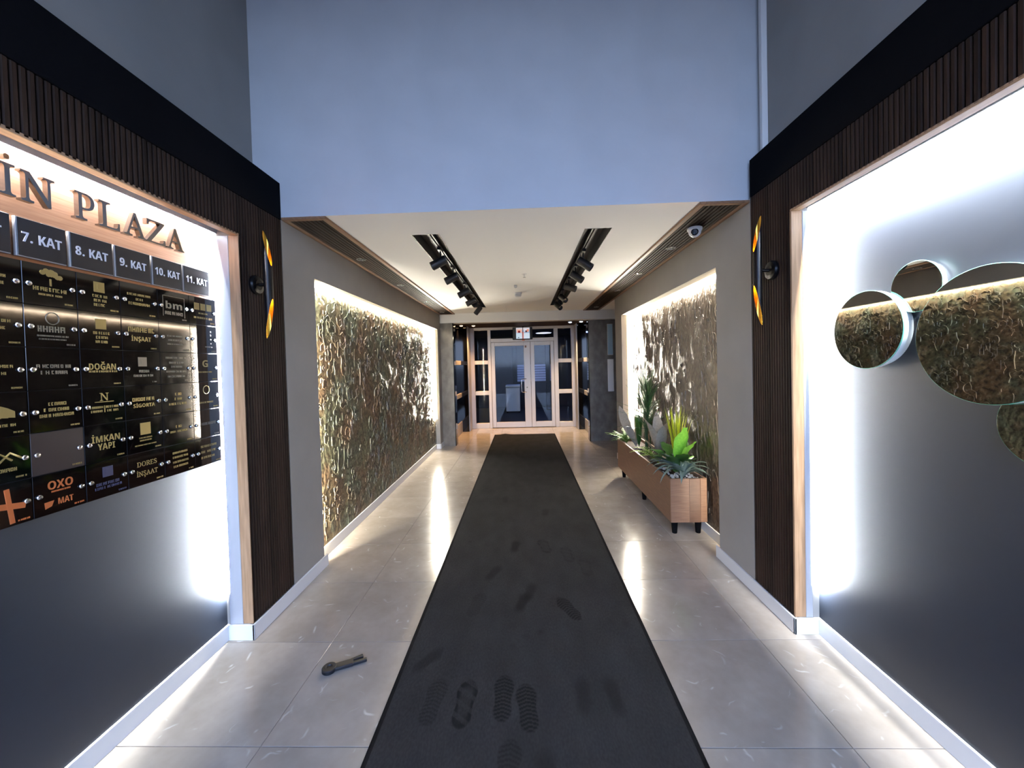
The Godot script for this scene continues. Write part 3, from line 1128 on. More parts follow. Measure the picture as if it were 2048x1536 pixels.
	sc.position += Vector3(0.017, 2.336, z + 0.1308)

func back_room():
	var st := mb()
	bx(st, -2.6, 2.6, -0.2, 0.0, -9.75, -14.2)
	struct("floor_back_room", st, M.dark, "dark floor of the room behind the glass doors", "floor")
	st = mb()
	bx(st, -2.6, 2.6, 2.6, 2.8, -9.75, -14.2)
	struct("ceiling_back_room", st, M.backwall, "ceiling of the dim room behind the glass doors", "ceiling")
	st = mb()
	bx(st, -2.8, -2.6, 0, 2.6, -9.6, -14.2)
	bx(st, 2.6, 2.8, 0, 2.6, -9.6, -14.2)
	bx(st, -2.6, 2.6, 0, 2.6, -14.2, -14.4)
	bx(st, -2.6, -1.315, 0, 2.6, DOORZ - 0.02, DOORZ - 0.15)
	bx(st, 1.29, 2.6, 0, 2.6, DOORZ - 0.02, DOORZ - 0.15)
	bx(st, -1.315, 1.29, 2.505, 2.6, DOORZ - 0.02, DOORZ - 0.15)
	struct("wall_back_room", st, M.backwall, "blue-grey walls of the dim room behind the glass doors", "wall")
	st = mb()
	bx(st, -0.36, -0.22, 0, 2.6, -13.2, -13.4, 0.01)
	bx(st, 0.78, 0.92, 0, 2.6, -13.2, -13.4, 0.01)
	struct("trim_8", st, M.fascia, "two dark posts in the room behind the glass doors", "trim")
	var w := struct_node("window_3", "blue evening window with pale blinds behind the dark posts", "window", Vector3(0.3, 1, -14.18))
	for k in 7:
		st = mb()
		bx(st, -0.22, 1.2, 0.95 + k * 0.09, 1.025 + k * 0.09, -14.15, -14.17, 0.004)
		obj("blind_slat", st, M.blind, w)
	var t := thing("white_freezer", "white chest freezer seen through the left glass door", "freezer", Vector3(-0.35, 0, -12.8))
	st = mb()
	bx(st, -0.585, -0.125, 0.04, 0.82, -12.6, -13.15, 0.015)
	obj("body", st, M.freezer, t)
	st = mb()
	bx(st, -0.595, -0.115, 0.83, 0.905, -12.58, -13.16, 0.015)
	obj("lid", st, M.freezer, t)
	for fx in [-0.55, -0.16]:
		for fz in [-12.65, -13.1]:
			st = mb()
			lathe(st, Transform3D(Basis(), Vector3(fx, 0, fz)), [[0.0, 0.0], [0.02, 0.0], [0.018, 0.04]], 10)
			obj("foot", st, M.rubber, t)
	t = thing("round_ceiling_lamp", "round blue-white ceiling lamp glowing behind the transom glass", "lamp", Vector3(0.69, 2.6, -12.5))
	st = mb()
	lathe(st, Transform3D(Basis(), Vector3(0.69, 2.6, -12.5)), [[0.25, -0.03], [0.26, -0.025], [0.26, 0.0]], 32)
	obj("rim", st, M.white, t)
	st = mb()
	lathe(st, Transform3D(Basis(), Vector3(0.69, 2.6, -12.5)), [[0.0, -0.032], [0.15, -0.032], [0.25, -0.028]], 32)
	obj("diffuser", st, M.round_cool, t)
	var l := AreaLight3D.new()
	l.name = "ceiling_lamp_light"
	l.area_size = Vector2(0.44, 0.44)
	l.light_color = c8(120, 156, 255)
	l.light_energy = 1.5
	l.shadow_enabled = true
	t.add_child(l, true)
	l.position = Vector3(0, -0.036, 0)
	l.rotation = Vector3(-PI / 2, 0, 0)

# ------------------------------------------------------------------ wall sconces
func sconce(s: int):
	var x := -1.522 if s < 0 else 1.410
	var z := -2.29 if s < 0 else -2.345
	var xw := -1.604 if s < 0 else 1.501
	var R := 0.024
	var t := thing("wall_sconce", "black and brass half-cut tube sconce on the fluted frame beside the %s" % ("company plaques" if s < 0 else "round mirrors"), "wall lamp", Vector3(xw, 2.08, z))
	# tube with slanting cuts: long on the wall side, short on the room side
	var seg := 28
	var yt := func(c: float) -> float: return lerpf(2.19, 2.405, pow((1.0 + c) / 2.0, 0.85))
	var yb := func(c: float) -> float: return lerpf(1.995, 1.757, pow((1.0 + c) / 2.0, 0.85))
	for shell in 2:
		var st := mb()
		var rad := R if shell == 0 else R - 0.002
		for i in seg:
			var q := []
			for e in [[i, 0.0], [i + 1, 0.0], [i + 1, 1.0], [i, 1.0]]:
				var a: float = TAU * e[0] / seg
				var c := cos(a)
				q.append([Vector3(x + s * c * rad, lerpf(yb.call(c), yt.call(c), e[1]), z + sin(a) * rad), Vector3(s * c, 0, sin(a)) * (1.0 if shell == 0 else -1.0)])
			var inner := Vector3(x, 2.08, z)
			var n: Vector3 = (q[1][0] - q[0][0]).cross(q[3][0] - q[0][0])
			var order := [0, 2, 1, 0, 3, 2] if n.dot(q[0][1]) > 0 else [0, 1, 2, 0, 2, 3]
			for o in order:
				st.set_normal(q[o][1])
				st.set_uv(Vector2.ZERO)
				st.add_vertex(q[o][0])
			if shell == 0 :
				# rim between the two shells
				for top in [2, 1]:
					var k := [q[2][0], q[3][0]] if top == 2 else [q[0][0], q[1][0]]
					var ins := []
					for v in k:
						ins.append(v + (inner - Vector3(0, inner.y, 0) + Vector3(0, v.y, 0) - v).normalized() * 0.002)
					poly(st, [k[0], k[1], ins[1], ins[0]], inner)
		obj("black_shell" if shell == 0 else "brass_lining", st, M.tubeblack if shell == 0 else M.brass, t)
	var st := mb()
	lathe(st, along(Vector3(xw, 2.08, z), Vector3(-s, 0, 0)), [[0.056, 0.0], [0.056, 0.012], [0.050, 0.022], [0.030, 0.027], [0.0, 0.028]], 28)
	obj("mounting_plate", st, M.tubeblack, t)
	st = mb()
	tube(st, [Vector3(xw - s * 0.025, 2.08, z), Vector3(x + s * R * 0.9, 2.08, z)], 0.010, 10)
	obj("arm", st, M.tubeblack, t)
	for up in [1, -1]:
		var yl := 2.182 if up > 0 else 2.0
		st = mb()
		lathe(st, Transform3D(Basis(), Vector3(x, yl, z)), [[0.0, -0.016], [0.009, -0.013], [0.014, -0.004], [0.014, 0.006], [0.009, 0.014], [0.0, 0.016]], 16)
		obj("bulb", st, M.lamp_warm, t)
		var l := OmniLight3D.new()
		l.name = "bulb_light"
		l.light_color = c8(255, 176, 84)
		l.light_energy = 0.11
		l.light_size = 0.012
		l.omni_range = 12.0
		l.omni_attenuation = 2.0
		l.shadow_enabled = true
		t.add_child(l, true)
		l.position = Vector3(x, yl, z) - t.position

# ------------------------------------------------------------------ sign and plaques on the left
func stroke_line(st: SurfaceTool, r: RandomNumberGenerator, X: float, zc: float, yc: float, w: float, h: float):
	# a line of small raised strokes: lettering too small to read
	var z := zc + w / 2
	while z > zc - w / 2 + h * 0.3:
		var lw := h * r.randf_range(0.5, 0.8)
		var k := r.randf()
		if k < 0.1:
			z -= lw * 0.6
			continue
		var sw := h * 0.2
		bx(st, X, X + 0.001, yc - h / 2, yc + h / 2, z, z - sw)
		if k < 0.75:
			bx(st, X, X + 0.001, yc - h / 2, yc + h / 2, z - lw + sw, z - lw)
		if k > 0.3:
			bx(st, X, X + 0.001, yc + h / 2 - sw, yc + h / 2, z - sw, z - lw + sw)
		if k < 0.55 or k > 0.85:
			bx(st, X, X + 0.001, yc - sw / 2, yc + sw / 2, z - sw, z - lw + sw)
		if k > 0.6:
			bx(st, X, X + 0.001, yc - h / 2, yc - h / 2 + sw, z - sw, z - lw + sw)
		z -= lw + h * 0.16

func sign_board():
	var d := D(-1)
	var st := mb()
	bx(st, d.b + 0.0005, d.b + 0.005, 1.965, d.bt - 0.004, 0.5, -2.128, 0.001)
	var o := obj("copper_sign_panel", st, M.copper)
	tag(o, "brushed copper panel behind the metal letters and floor number tiles", "sign panel")
	# raised letters: [glyph, far-left z, right z]
	var L := [["İ", -1.242, -1.283, "dotted letter İ before the N"], ["N", -1.297, -1.395, "letter N"], ["P", -1.459, -1.527, "letter P starting the second word"], ["L", -1.543, -1.624, "letter L between P and A"], ["A", -1.643, -1.738, "first letter A, after the L"], ["Z", -1.742, -1.836, "letter Z between the two A letters"], ["A", -1.844, -1.938, "last letter A, nearest the light strip"]]
	for l in L:
		var w: float = absf(l[2] - l[1])
		var y := 2.228
		if l[0] == "İ":
			y = 2.2445
		var t := lettering("sign_letter", l[0], SERIF, M.letter, null, 0.106, 0.02, Vector3(-1.731, y, (l[1] + l[2]) / 2), PI / 2, w)
		tag(t, "raised metal sign " + l[3] + " on the copper panel", "sign letter", "metal letters of the sign")
	# floor number tiles
	var Z := [[-1.112, -1.276], [-1.290, -1.437], [-1.448, -1.604], [-1.613, -1.770], [-1.780, -1.938], [-1.946, -2.111]]
	for k in 6:
		var s := "%d. KAT" % (k + 6)
		var c: float = (Z[k][0] + Z[k][1]) / 2
		var t := thing("floor_number_tile", "dark glossy tile with white writing %s above its column of plaques" % s, "sign tile", Vector3(-1.752, 1.98, c), "floor number tiles")
		st = mb()
		bx(st, -1.752, -1.740, 1.981, 2.118, Z[k][0], Z[k][1], 0.001)
		obj("glass_edge", st, M.tile_edge, t)
		st = mb()
		bx(st, -1.7405, -1.7385, 1.9845, 2.116, Z[k][0] - 0.0035, Z[k][1] + 0.001, 0.0006)
		obj("dark_face", st, M.tile_kat, t)
		lettering("white_writing", s, SANS, M.print, t, 0.034, 0.001, Vector3(-1.738, 2.052, c), PI / 2, 0.118 if k < 4 else 0.132)
	# company plaques, six rows under each tile
	var Y := [1.967, 1.817, 1.664, 1.509, 1.358, 1.205, 1.055]
	var P := [-1.130, -1.298, -1.463, -1.625, -1.797, -1.970, -2.146]
	var rows := ["top", "second", "third", "fourth", "fifth", "bottom"]
	for col in 6:
		for row in 6:
			plaque(col, row, P[col], P[col + 1], Y[row], Y[row + 1], rows[row])

# one plaque: what it shows depends on its column and row
func plaque(col: int, row: int, z0: float, z1: float, y0: float, y1: float, rowname: String):
	var key := "%d_%d" % [col, row]
	var kat := "%d. KAT" % (col + 6)
	var c := (z0 + z1) / 2
	var cy := (y0 + y1) / 2
	var X := -1.7375
	var what := "with faint gold lines of writing"
	var mat: Material = M.acrylic
	var text := []        # [string, cap, dy, width, font, material]
	var bars := []        # [width, height, dy, dz]
	var logo := ""
	var ink: Material = M.gold
	match key:
		"1_0":
			what = "with a gold tree emblem"; logo = "tree"; bars = [[0.105, 0.014, -0.014, 0], [0.075, 0.007, -0.034, 0]]
		"1_1":
			what = "with a gold ring emblem over pale writing"; logo = "ring"; bars = [[0.09, 0.022, -0.008, 0], [0.095, 0.006, -0.033, 0], [0.085, 0.005, -0.045, 0]]; ink = M.dim
		"1_2":
			what = "with two gold lines and no emblem"; bars = [[0.108, 0.013, 0.01, 0], [0.085, 0.013, -0.013, 0]]; ink = M.dim
		"1_3":
			what = "with three gold lines widening downwards"; bars = [[0.05, 0.012, 0.024, 0], [0.078, 0.012, 0.003, 0], [0.105, 0.012, -0.018, 0]]
		"1_4":
			what = "plain dark brown and blank"; mat = M.brownplate
		"1_5":
			what = "with orange OXO above a red arrow and MAT"; ink = M.orange
			text = [["OXO", 0.030, 0.03, 0.078, SANS, M.orange], ["MAT", 0.022, -0.034, 0.048, SANS, M.orange]]; bars = [[0.058, 0.006, 0.006, 0]]; logo = "arrow"
		"2_0", "2_1":
			what = "with a gold square emblem over three short lines"; logo = "square"; bars = [[0.06, 0.011, -0.008, 0], [0.05, 0.011, -0.026, 0], [0.045, 0.011, -0.044, 0]]
		"2_2":
			what = "with bold gold writing DOĞAN"; text = [["DOĞAN", 0.025, 0.012, 0.102, SANS, M.gold]]; bars = [[0.104, 0.008, -0.012, 0]]
		"2_3":
			what = "with a gold N emblem over a thin rule"; text = [["N", 0.032, 0.036, 0.034, SERIF, M.gold]]; logo = "rule"; bars = [[0.05, 0.009, -0.006, 0.03], [0.05, 0.009, -0.006, -0.03], [0.042, 0.009, -0.022, 0.03], [0.042, 0.009, -0.022, -0.03]]
		"2_4":
			what = "with bold gold writing İMKAN YAPI"; text = [["İMKAN", 0.026, 0.020, 0.108, SANS, M.gold], ["YAPI", 0.026, -0.016, 0.066, SANS, M.gold]]
		"2_5":
			what = "with a faint blue emblem and lettering"; ink = M.dullblue; logo = "square"; bars = [[0.09, 0.012, -0.018, 0], [0.1, 0.01, -0.034, 0]]
		"3_0":
			what = "with one short line between two long ones"; bars = [[0.11, 0.010, 0.026, 0], [0.036, 0.010, 0.006, 0], [0.10, 0.012, -0.015, 0]]
		"3_1":
			what = "with two bold gold lines ending in İNŞAAT"; text = [["İNŞAAT", 0.02, -0.022, 0.09, SANS, M.gold]]; bars = [[0.115, 0.022, 0.02, 0]]
		"3_2":
			what = "with a copper square emblem over two lines"; logo = "square"; ink = M.dim; bars = [[0.055, 0.012, -0.014, 0], [0.092, 0.010, -0.034, 0]]
		"3_3":
			what = "with two bold lines, lower one SİGORTA"; text = [["SİGORTA", 0.016, -0.014, 0.1, SANS, M.gold]]; bars = [[0.106, 0.016, 0.012, 0]]
		"3_4":
			what = "with a solid yellow square above pale lines"; logo = "bigsquare"; bars = [[0.06, 0.006, -0.012, 0], [0.055, 0.006, -0.024, 0], [0.1, 0.005, -0.044, 0]]
		"3_5":
			what = "with thin gold serif writing DORES İNŞAAT"; text = [["DORES", 0.021, 0.022, 0.092, SERIF, M.gold], ["İNŞAAT", 0.021, -0.022, 0.098, SERIF, M.gold]]
		"4_0":
			what = "with a framed gold bm emblem"; text = [["bm", 0.034, 0.006, 0.09, SANS, M.dim]]; logo = "frame"; bars = [[0.1, 0.016, -0.034, 0]]; ink = M.dim
		"4_1":
			what = "with faint brown lines under its reflections"; ink = M.dim; bars = [[0.09, 0.008, 0.004, 0], [0.08, 0.008, -0.016, 0], [0.09, 0.006, -0.036, 0]]
		"4_2":
			what = "with five lines of grey-gold writing"; ink = M.dim; bars = [[0.115, 0.010, 0.05, 0], [0.08, 0.010, 0.026, 0], [0.06, 0.010, 0.006, 0], [0.115, 0.010, -0.018, 0], [0.1, 0.010, -0.042, 0]]
		"4_3":
			what = "with three lines, the lowest longest"; bars = [[0.03, 0.012, 0.022, 0], [0.045, 0.012, -0.002, 0], [0.1, 0.011, -0.026, 0]]
		"4_4":
			what = "with one short line over one long line"; bars = [[0.036, 0.012, 0.012, 0], [0.1, 0.010, -0.012, 0]]
		"4_5":
			what = "with four even gold lines"; bars = [[0.085, 0.010, 0.034, 0], [0.085, 0.010, 0.012, 0], [0.085, 0.010, -0.012, 0], [0.08, 0.010, -0.034, 0]]
		"5_0":
			what = "with three gold squares in a row"; logo = "three"; bars = [[0.06, 0.008, -0.012, 0], [0.12, 0.010, -0.036, 0]]
		"5_1":
			what = "with a column of pale dots at its edge"; logo = "dots"; bars = [[0.05, 0.006, -0.04, -0.03]]; ink = M.dim
		"5_2":
			what = "with a gold letter G emblem"; text = [["G", 0.036, 0.022, 0.036, SANS, M.gold]]; bars = [[0.09, 0.008, -0.024, 0]]
		"5_3":
			what = "with a large gold ring"; logo = "ring"; bars = [[0.09, 0.009, -0.036, 0]]
		"5_4":
			what = "with one small pale line"; bars = [[0.1, 0.014, 0.0, -0.01]]; ink = M.dim
		"5_5":
			what = "with three dotted lines"; bars = [[0.1, 0.012, 0.03, 0], [0.1, 0.012, 0.0, 0], [0.1, 0.012, -0.03, 0]]
		"0_3":
			what = "with a curved yellow emblem"; logo = "swoosh"; bars = [[0.09, 0.009, -0.036, 0]]
		"0_4":
			what = "with gold chevron peaks"; logo = "peaks"; bars = [[0.1, 0.012, -0.034, 0]]
		"0_5":
			what = "with crossed orange strokes"; logo = "cross"; ink = M.orange
		_:
			what = "with two faint gold lines"; bars = [[0.09, 0.01, 0.01, 0], [0.07, 0.01, -0.014, 0]]
	var lab := "black plaque %s, %s row under %s" % [what, rowname, kat]
	if mat == M.brownplate:
		lab = "blank dark brown plaque without writing, %s row under %s" % [rowname, kat]
	var t := thing("company_plaque", lab, "plaque", Vector3(-1.757, y1, c), "company plaques")
	var st := mb()
	bx(st, X - 0.006, X, y1 + 0.001, y0 - 0.001, z0 - 0.001, z1 + 0.001, 0.0008)
	obj("plate", st, mat, t)
	var r := RandomNumberGenerator.new()
	r.seed = 900 + col * 10 + row
	st = mb()
	for b in bars:
		stroke_line(st, r, X, c + b[3], cy + b[2], b[0], b[1])
	stroke_line(st, r, X, c - absf(z1 - z0) * 0.34, y1 + 0.014, 0.03, 0.006)      # tiny mark in the corner
	obj("gold_lettering" if ink == M.gold else "lettering", st, ink, t)
	for w in text:
		lettering("writing", w[0], w[4], w[5], t, w[1], 0.001, Vector3(X + 0.0006, cy + w[2], c + (-0.014 if w[0] == "MAT" else 0.0)), PI / 2, w[3])
	if logo != "":
		st = mb()
		var q := X + 0.001
		match logo:
			"tree":
				bx(st, X, q, cy + 0.0, cy + 0.026, c + 0.003, c - 0.003)
				for k in 15:
					var a := r.randf() * PI
					var rr := sqrt(r.randf())
					lathe(st, along(Vector3(X, cy + 0.032 + sin(a) * 0.026 * rr, c + cos(a) * 0.03 * rr), Vector3.RIGHT), [[0.009, 0.0], [0.009, 0.001], [0.0, 0.0012]], 8)
			"ring":
				for k in 20:
					var a := TAU * k / 20
					var b := TAU * (k + 1) / 20
					tube(st, [Vector3(X, cy + 0.032 + sin(a) * 0.022, c + cos(a) * 0.02), Vector3(X, cy + 0.032 + sin(b) * 0.022, c + cos(b) * 0.02)], 0.002, 5)
			"square":
				bx(st, X, q, cy + 0.008, cy + 0.05, c + 0.02, c - 0.02)
				bx(st, X, q + 0.001, cy + 0.02, cy + 0.04, c + 0.008, c - 0.004)
			"bigsquare":
				bx(st, X, q, cy + 0.002, cy + 0.056, c + 0.024, c - 0.024)
			"frame":
				bx(st, X, q, cy + 0.048, cy + 0.050, c + 0.06, c - 0.06)
				bx(st, X, q, cy - 0.05, cy + 0.05, c + 0.06, c + 0.058)
				bx(st, X, q, cy - 0.05, cy + 0.05, c - 0.058, c - 0.06)
			"rule":
				bx(st, X, q, cy + 0.014, cy + 0.017, c + 0.036, c - 0.036)
				bx(st, X, q, cy - 0.028, cy + 0.0, c + 0.002, c - 0.001)
			"three":
				for k in [-1, 0, 1]:
					bx(st, X, q, cy + 0.006, cy + 0.042, c + k * 0.04 + 0.016, c + k * 0.04 - 0.016)
			"dots":
				for k in 4:
					lathe(st, along(Vector3(X, cy + 0.045 - k * 0.022, c - 0.045), Vector3.RIGHT), [[0.004, 0.0], [0.003, 0.001], [0.0, 0.0012]], 8)
			"arrow":
				poly(st, [Vector3(q, cy - 0.052, c + 0.05), Vector3(q, cy - 0.028, c + 0.052), Vector3(q, cy - 0.026, c + 0.022)], Vector3(X - 0.1, cy, c))
				poly(st, [Vector3(q, cy - 0.052, c + 0.05), Vector3(q, cy - 0.026, c + 0.022), Vector3(q, cy - 0.046, c + 0.03)], Vector3(X - 0.1, cy, c))
			"swoosh":
				for k in 6:
					poly(st, [Vector3(q, cy - 0.01, c + 0.06 - k * 0.018), Vector3(q, cy + 0.006 + 0.026 * sin(k * 0.5), c + 0.06 - k * 0.018), Vector3(q, cy + 0.006 + 0.026 * sin((k + 1) * 0.5), c + 0.042 - k * 0.018), Vector3(q, cy - 0.012, c + 0.042 - k * 0.018)], Vector3(X - 0.1, cy, c))
			"peaks":
				for k in 3:
					var zc := c + 0.03 - k * 0.03
					tube(st, [Vector3(X, cy - 0.008, zc + 0.03), Vector3(X, cy + 0.03 - k * 0.004, zc), Vector3(X, cy - 0.004, zc - 0.034)], 0.0035, 5)
			"cross":
				obox(st, Transform3D(Basis(Vector3.RIGHT, -0.18), Vector3(X, cy - 0.002, c)), Vector3(0.002, 0.02, 0.13), 0.0005)
				obox(st, Transform3D(Basis(Vector3.RIGHT, 0.1), Vector3(X, cy - 0.006, c - 0.022)), Vector3(0.0024, 0.12, 0.014), 0.0005)
		obj("emblem", st, ink, t)
	# chrome stand-off screws at both sides
	for e in [z0 - 0.017, z1 + 0.017]:
		st = mb()
		lathe(st, along(Vector3(-1.7575, cy - 0.002, e), Vector3.RIGHT), [[0.006, 0.0], [0.006, 0.0198], [0.0085, 0.0199], [0.0088, 0.024], [0.0072, 0.0265], [0.0, 0.0275]], 16)
		obj("screw", st, M.chrome, t)

# ------------------------------------------------------------------ mirrors on the right
func mirrors():
	var w: float = D(1).b
	var L := [[1.824, 1.676, 0.1785, 1.580, "small round wall mirror nearest the light strip, left of the large one"], [1.622, 1.834, 0.104, 1.604, "smallest round mirror, tucked above and behind the two others"], [1.356, 1.617, 0.238, 1.576, "largest round mirror on the recess wall"], [1.219, 1.322, 0.134, 1.604, "round mirror low at the right, half behind the largest one"]]
	for m in L:
		var t := thing("round_mirror", m[4], "mirror", Vector3(w, m[1], -m[0]), "round mirrors on the right")
		var a := along(Vector3(w, m[1], -m[0]), Vector3(-1, 0, 0))
		var dp: float = w - m[3]
		var R: float = m[2]
		var st := mb()
		lathe(st, a, [[R - 0.012, 0.0], [R - 0.012, dp * 0.42], [R - 0.003, dp * 0.43], [R - 0.003, dp * 0.5], [R - 0.003, dp - 0.0065], [0.0, dp - 0.0065]], 72)
		obj("backing_drum", st, M.drum, t)
		st = mb()
		lathe(st, a, [[R - 0.002, dp - 0.0064], [R, dp - 0.005], [R, dp - 0.0015], [R - 0.002, dp - 0.0002]], 72)
		obj("glass_edge", st, M.glassedge, t)
		st = mb()
		lathe(st, a, [[R - 0.0015, dp - 0.0003], [R - 0.0025, dp], [0.0, dp]], 72)
		obj("mirror_glass", st, M.mirror, t)

# ------------------------------------------------------------------ planter and its plants
# leaf along a bent midrib, in the plane of local x (out) and y (up)
func leaf(length: float, width: float, a0: float, a1: float, fold := 0.25, n := 8, wave := 0.0, peak := 0.45, tip := 0.0) -> ArrayMesh:
	var st := mb()
	var p := Vector3.ZERO
	var rows := []
	for i in n + 1:
		var t := float(i) / n
		var a := lerpf(a0, a1, t)
		var wd := width * 0.5 * pow(sin(PI * pow(clampf(t, 0.0, 1.0), log(0.5) / log(peak))), 0.8) if i > 0 and i < n else (0.0015 if i == 0 else tip * width * 0.5 + 0.0004)
		var up := Vector3(-sin(a), cos(a), 0)
		var wv := wave * sin(t * 19.0) * wd
		rows.append([p + up * (fold * wd + wv) + Vector3(0, 0, wd), p, p + up * (fold * wd - wv) - Vector3(0, 0, wd)])
		p += Vector3(cos(a), sin(a), 0) * (length / n)
	st.set_smooth_group(0)
	for i in n:
		for k in 2:
			for v in [rows[i][k], rows[i][k + 1], rows[i + 1][k + 1], rows[i][k], rows[i + 1][k + 1], rows[i + 1][k]]:
				st.set_uv(Vector2.ZERO)
				st.add_vertex(v)
	st.generate_normals()
	return st.commit()

# feathered frond: a rib with narrow leaflets on both sides
func frond(length: float, a0: float, a1: float, leaflet: float, n: int, lw := 0.009, rise := 0.5) -> ArrayMesh:
	var st := mb()
	var pts := []
	var p := Vector3.ZERO
	for i in n + 1:
		pts.append(p)
		var a := lerpf(a0, a1, float(i) / n)
		p += Vector3(cos(a), sin(a), 0) * (length / n)
	var rs := []
	for i in n + 1:
		rs.append(lerpf(0.004, 0.001, float(i) / n))
	tube(st, pts, rs, 5)
	for i in range(2, n + 1):
		var t := float(i) / n
		var a := lerpf(a0, a1, t)
		var f := Vector3(cos(a), sin(a), 0)
		var up := Vector3(-sin(a), cos(a), 0)
		for s: float in [-1.0, 1.0]:
			var ln := leaflet * sin(PI * clampf(t * 0.86 + 0.1, 0, 1)) * rng.randf_range(0.85, 1.1)
			var dir := (f * rise + Vector3(0, 0, s) + up * rng.randf_range(0.0, 0.35)).normalized()
			var side := f * lw * 0.5
			var b: Vector3 = pts[i]
			var m := b + dir * ln * 0.5
			var e := b + dir * ln - up * ln * 0.12
			st.set_normal(up)
			for v in [b - side * 0.4, m - side, m + side, b - side * 0.4, m + side, b + side * 0.4, m - side, e, m + side]:
				st.set_uv(Vector2.ZERO)
				st.add_vertex(v)
	return st.commit()

# longest leaf that stays clear of the panel behind the planter
func clear_of_panel(x: float, yaw: float, want: float, reach: float) -> float:
	var c := cos(yaw)
	return want if c <= 0.05 else minf(want, maxf(0.08, (1.598 - x) / (c * reach)))

func place(parent: Node3D, called: String, mesh: Mesh, m: Material, at: Vector3, yaw: float, roll := 0.0):
	var o := put(called, mesh, m, parent)
	o.transform = Transform3D(Basis(Vector3.UP, yaw) * Basis(Vector3.RIGHT, roll), o.position + at)

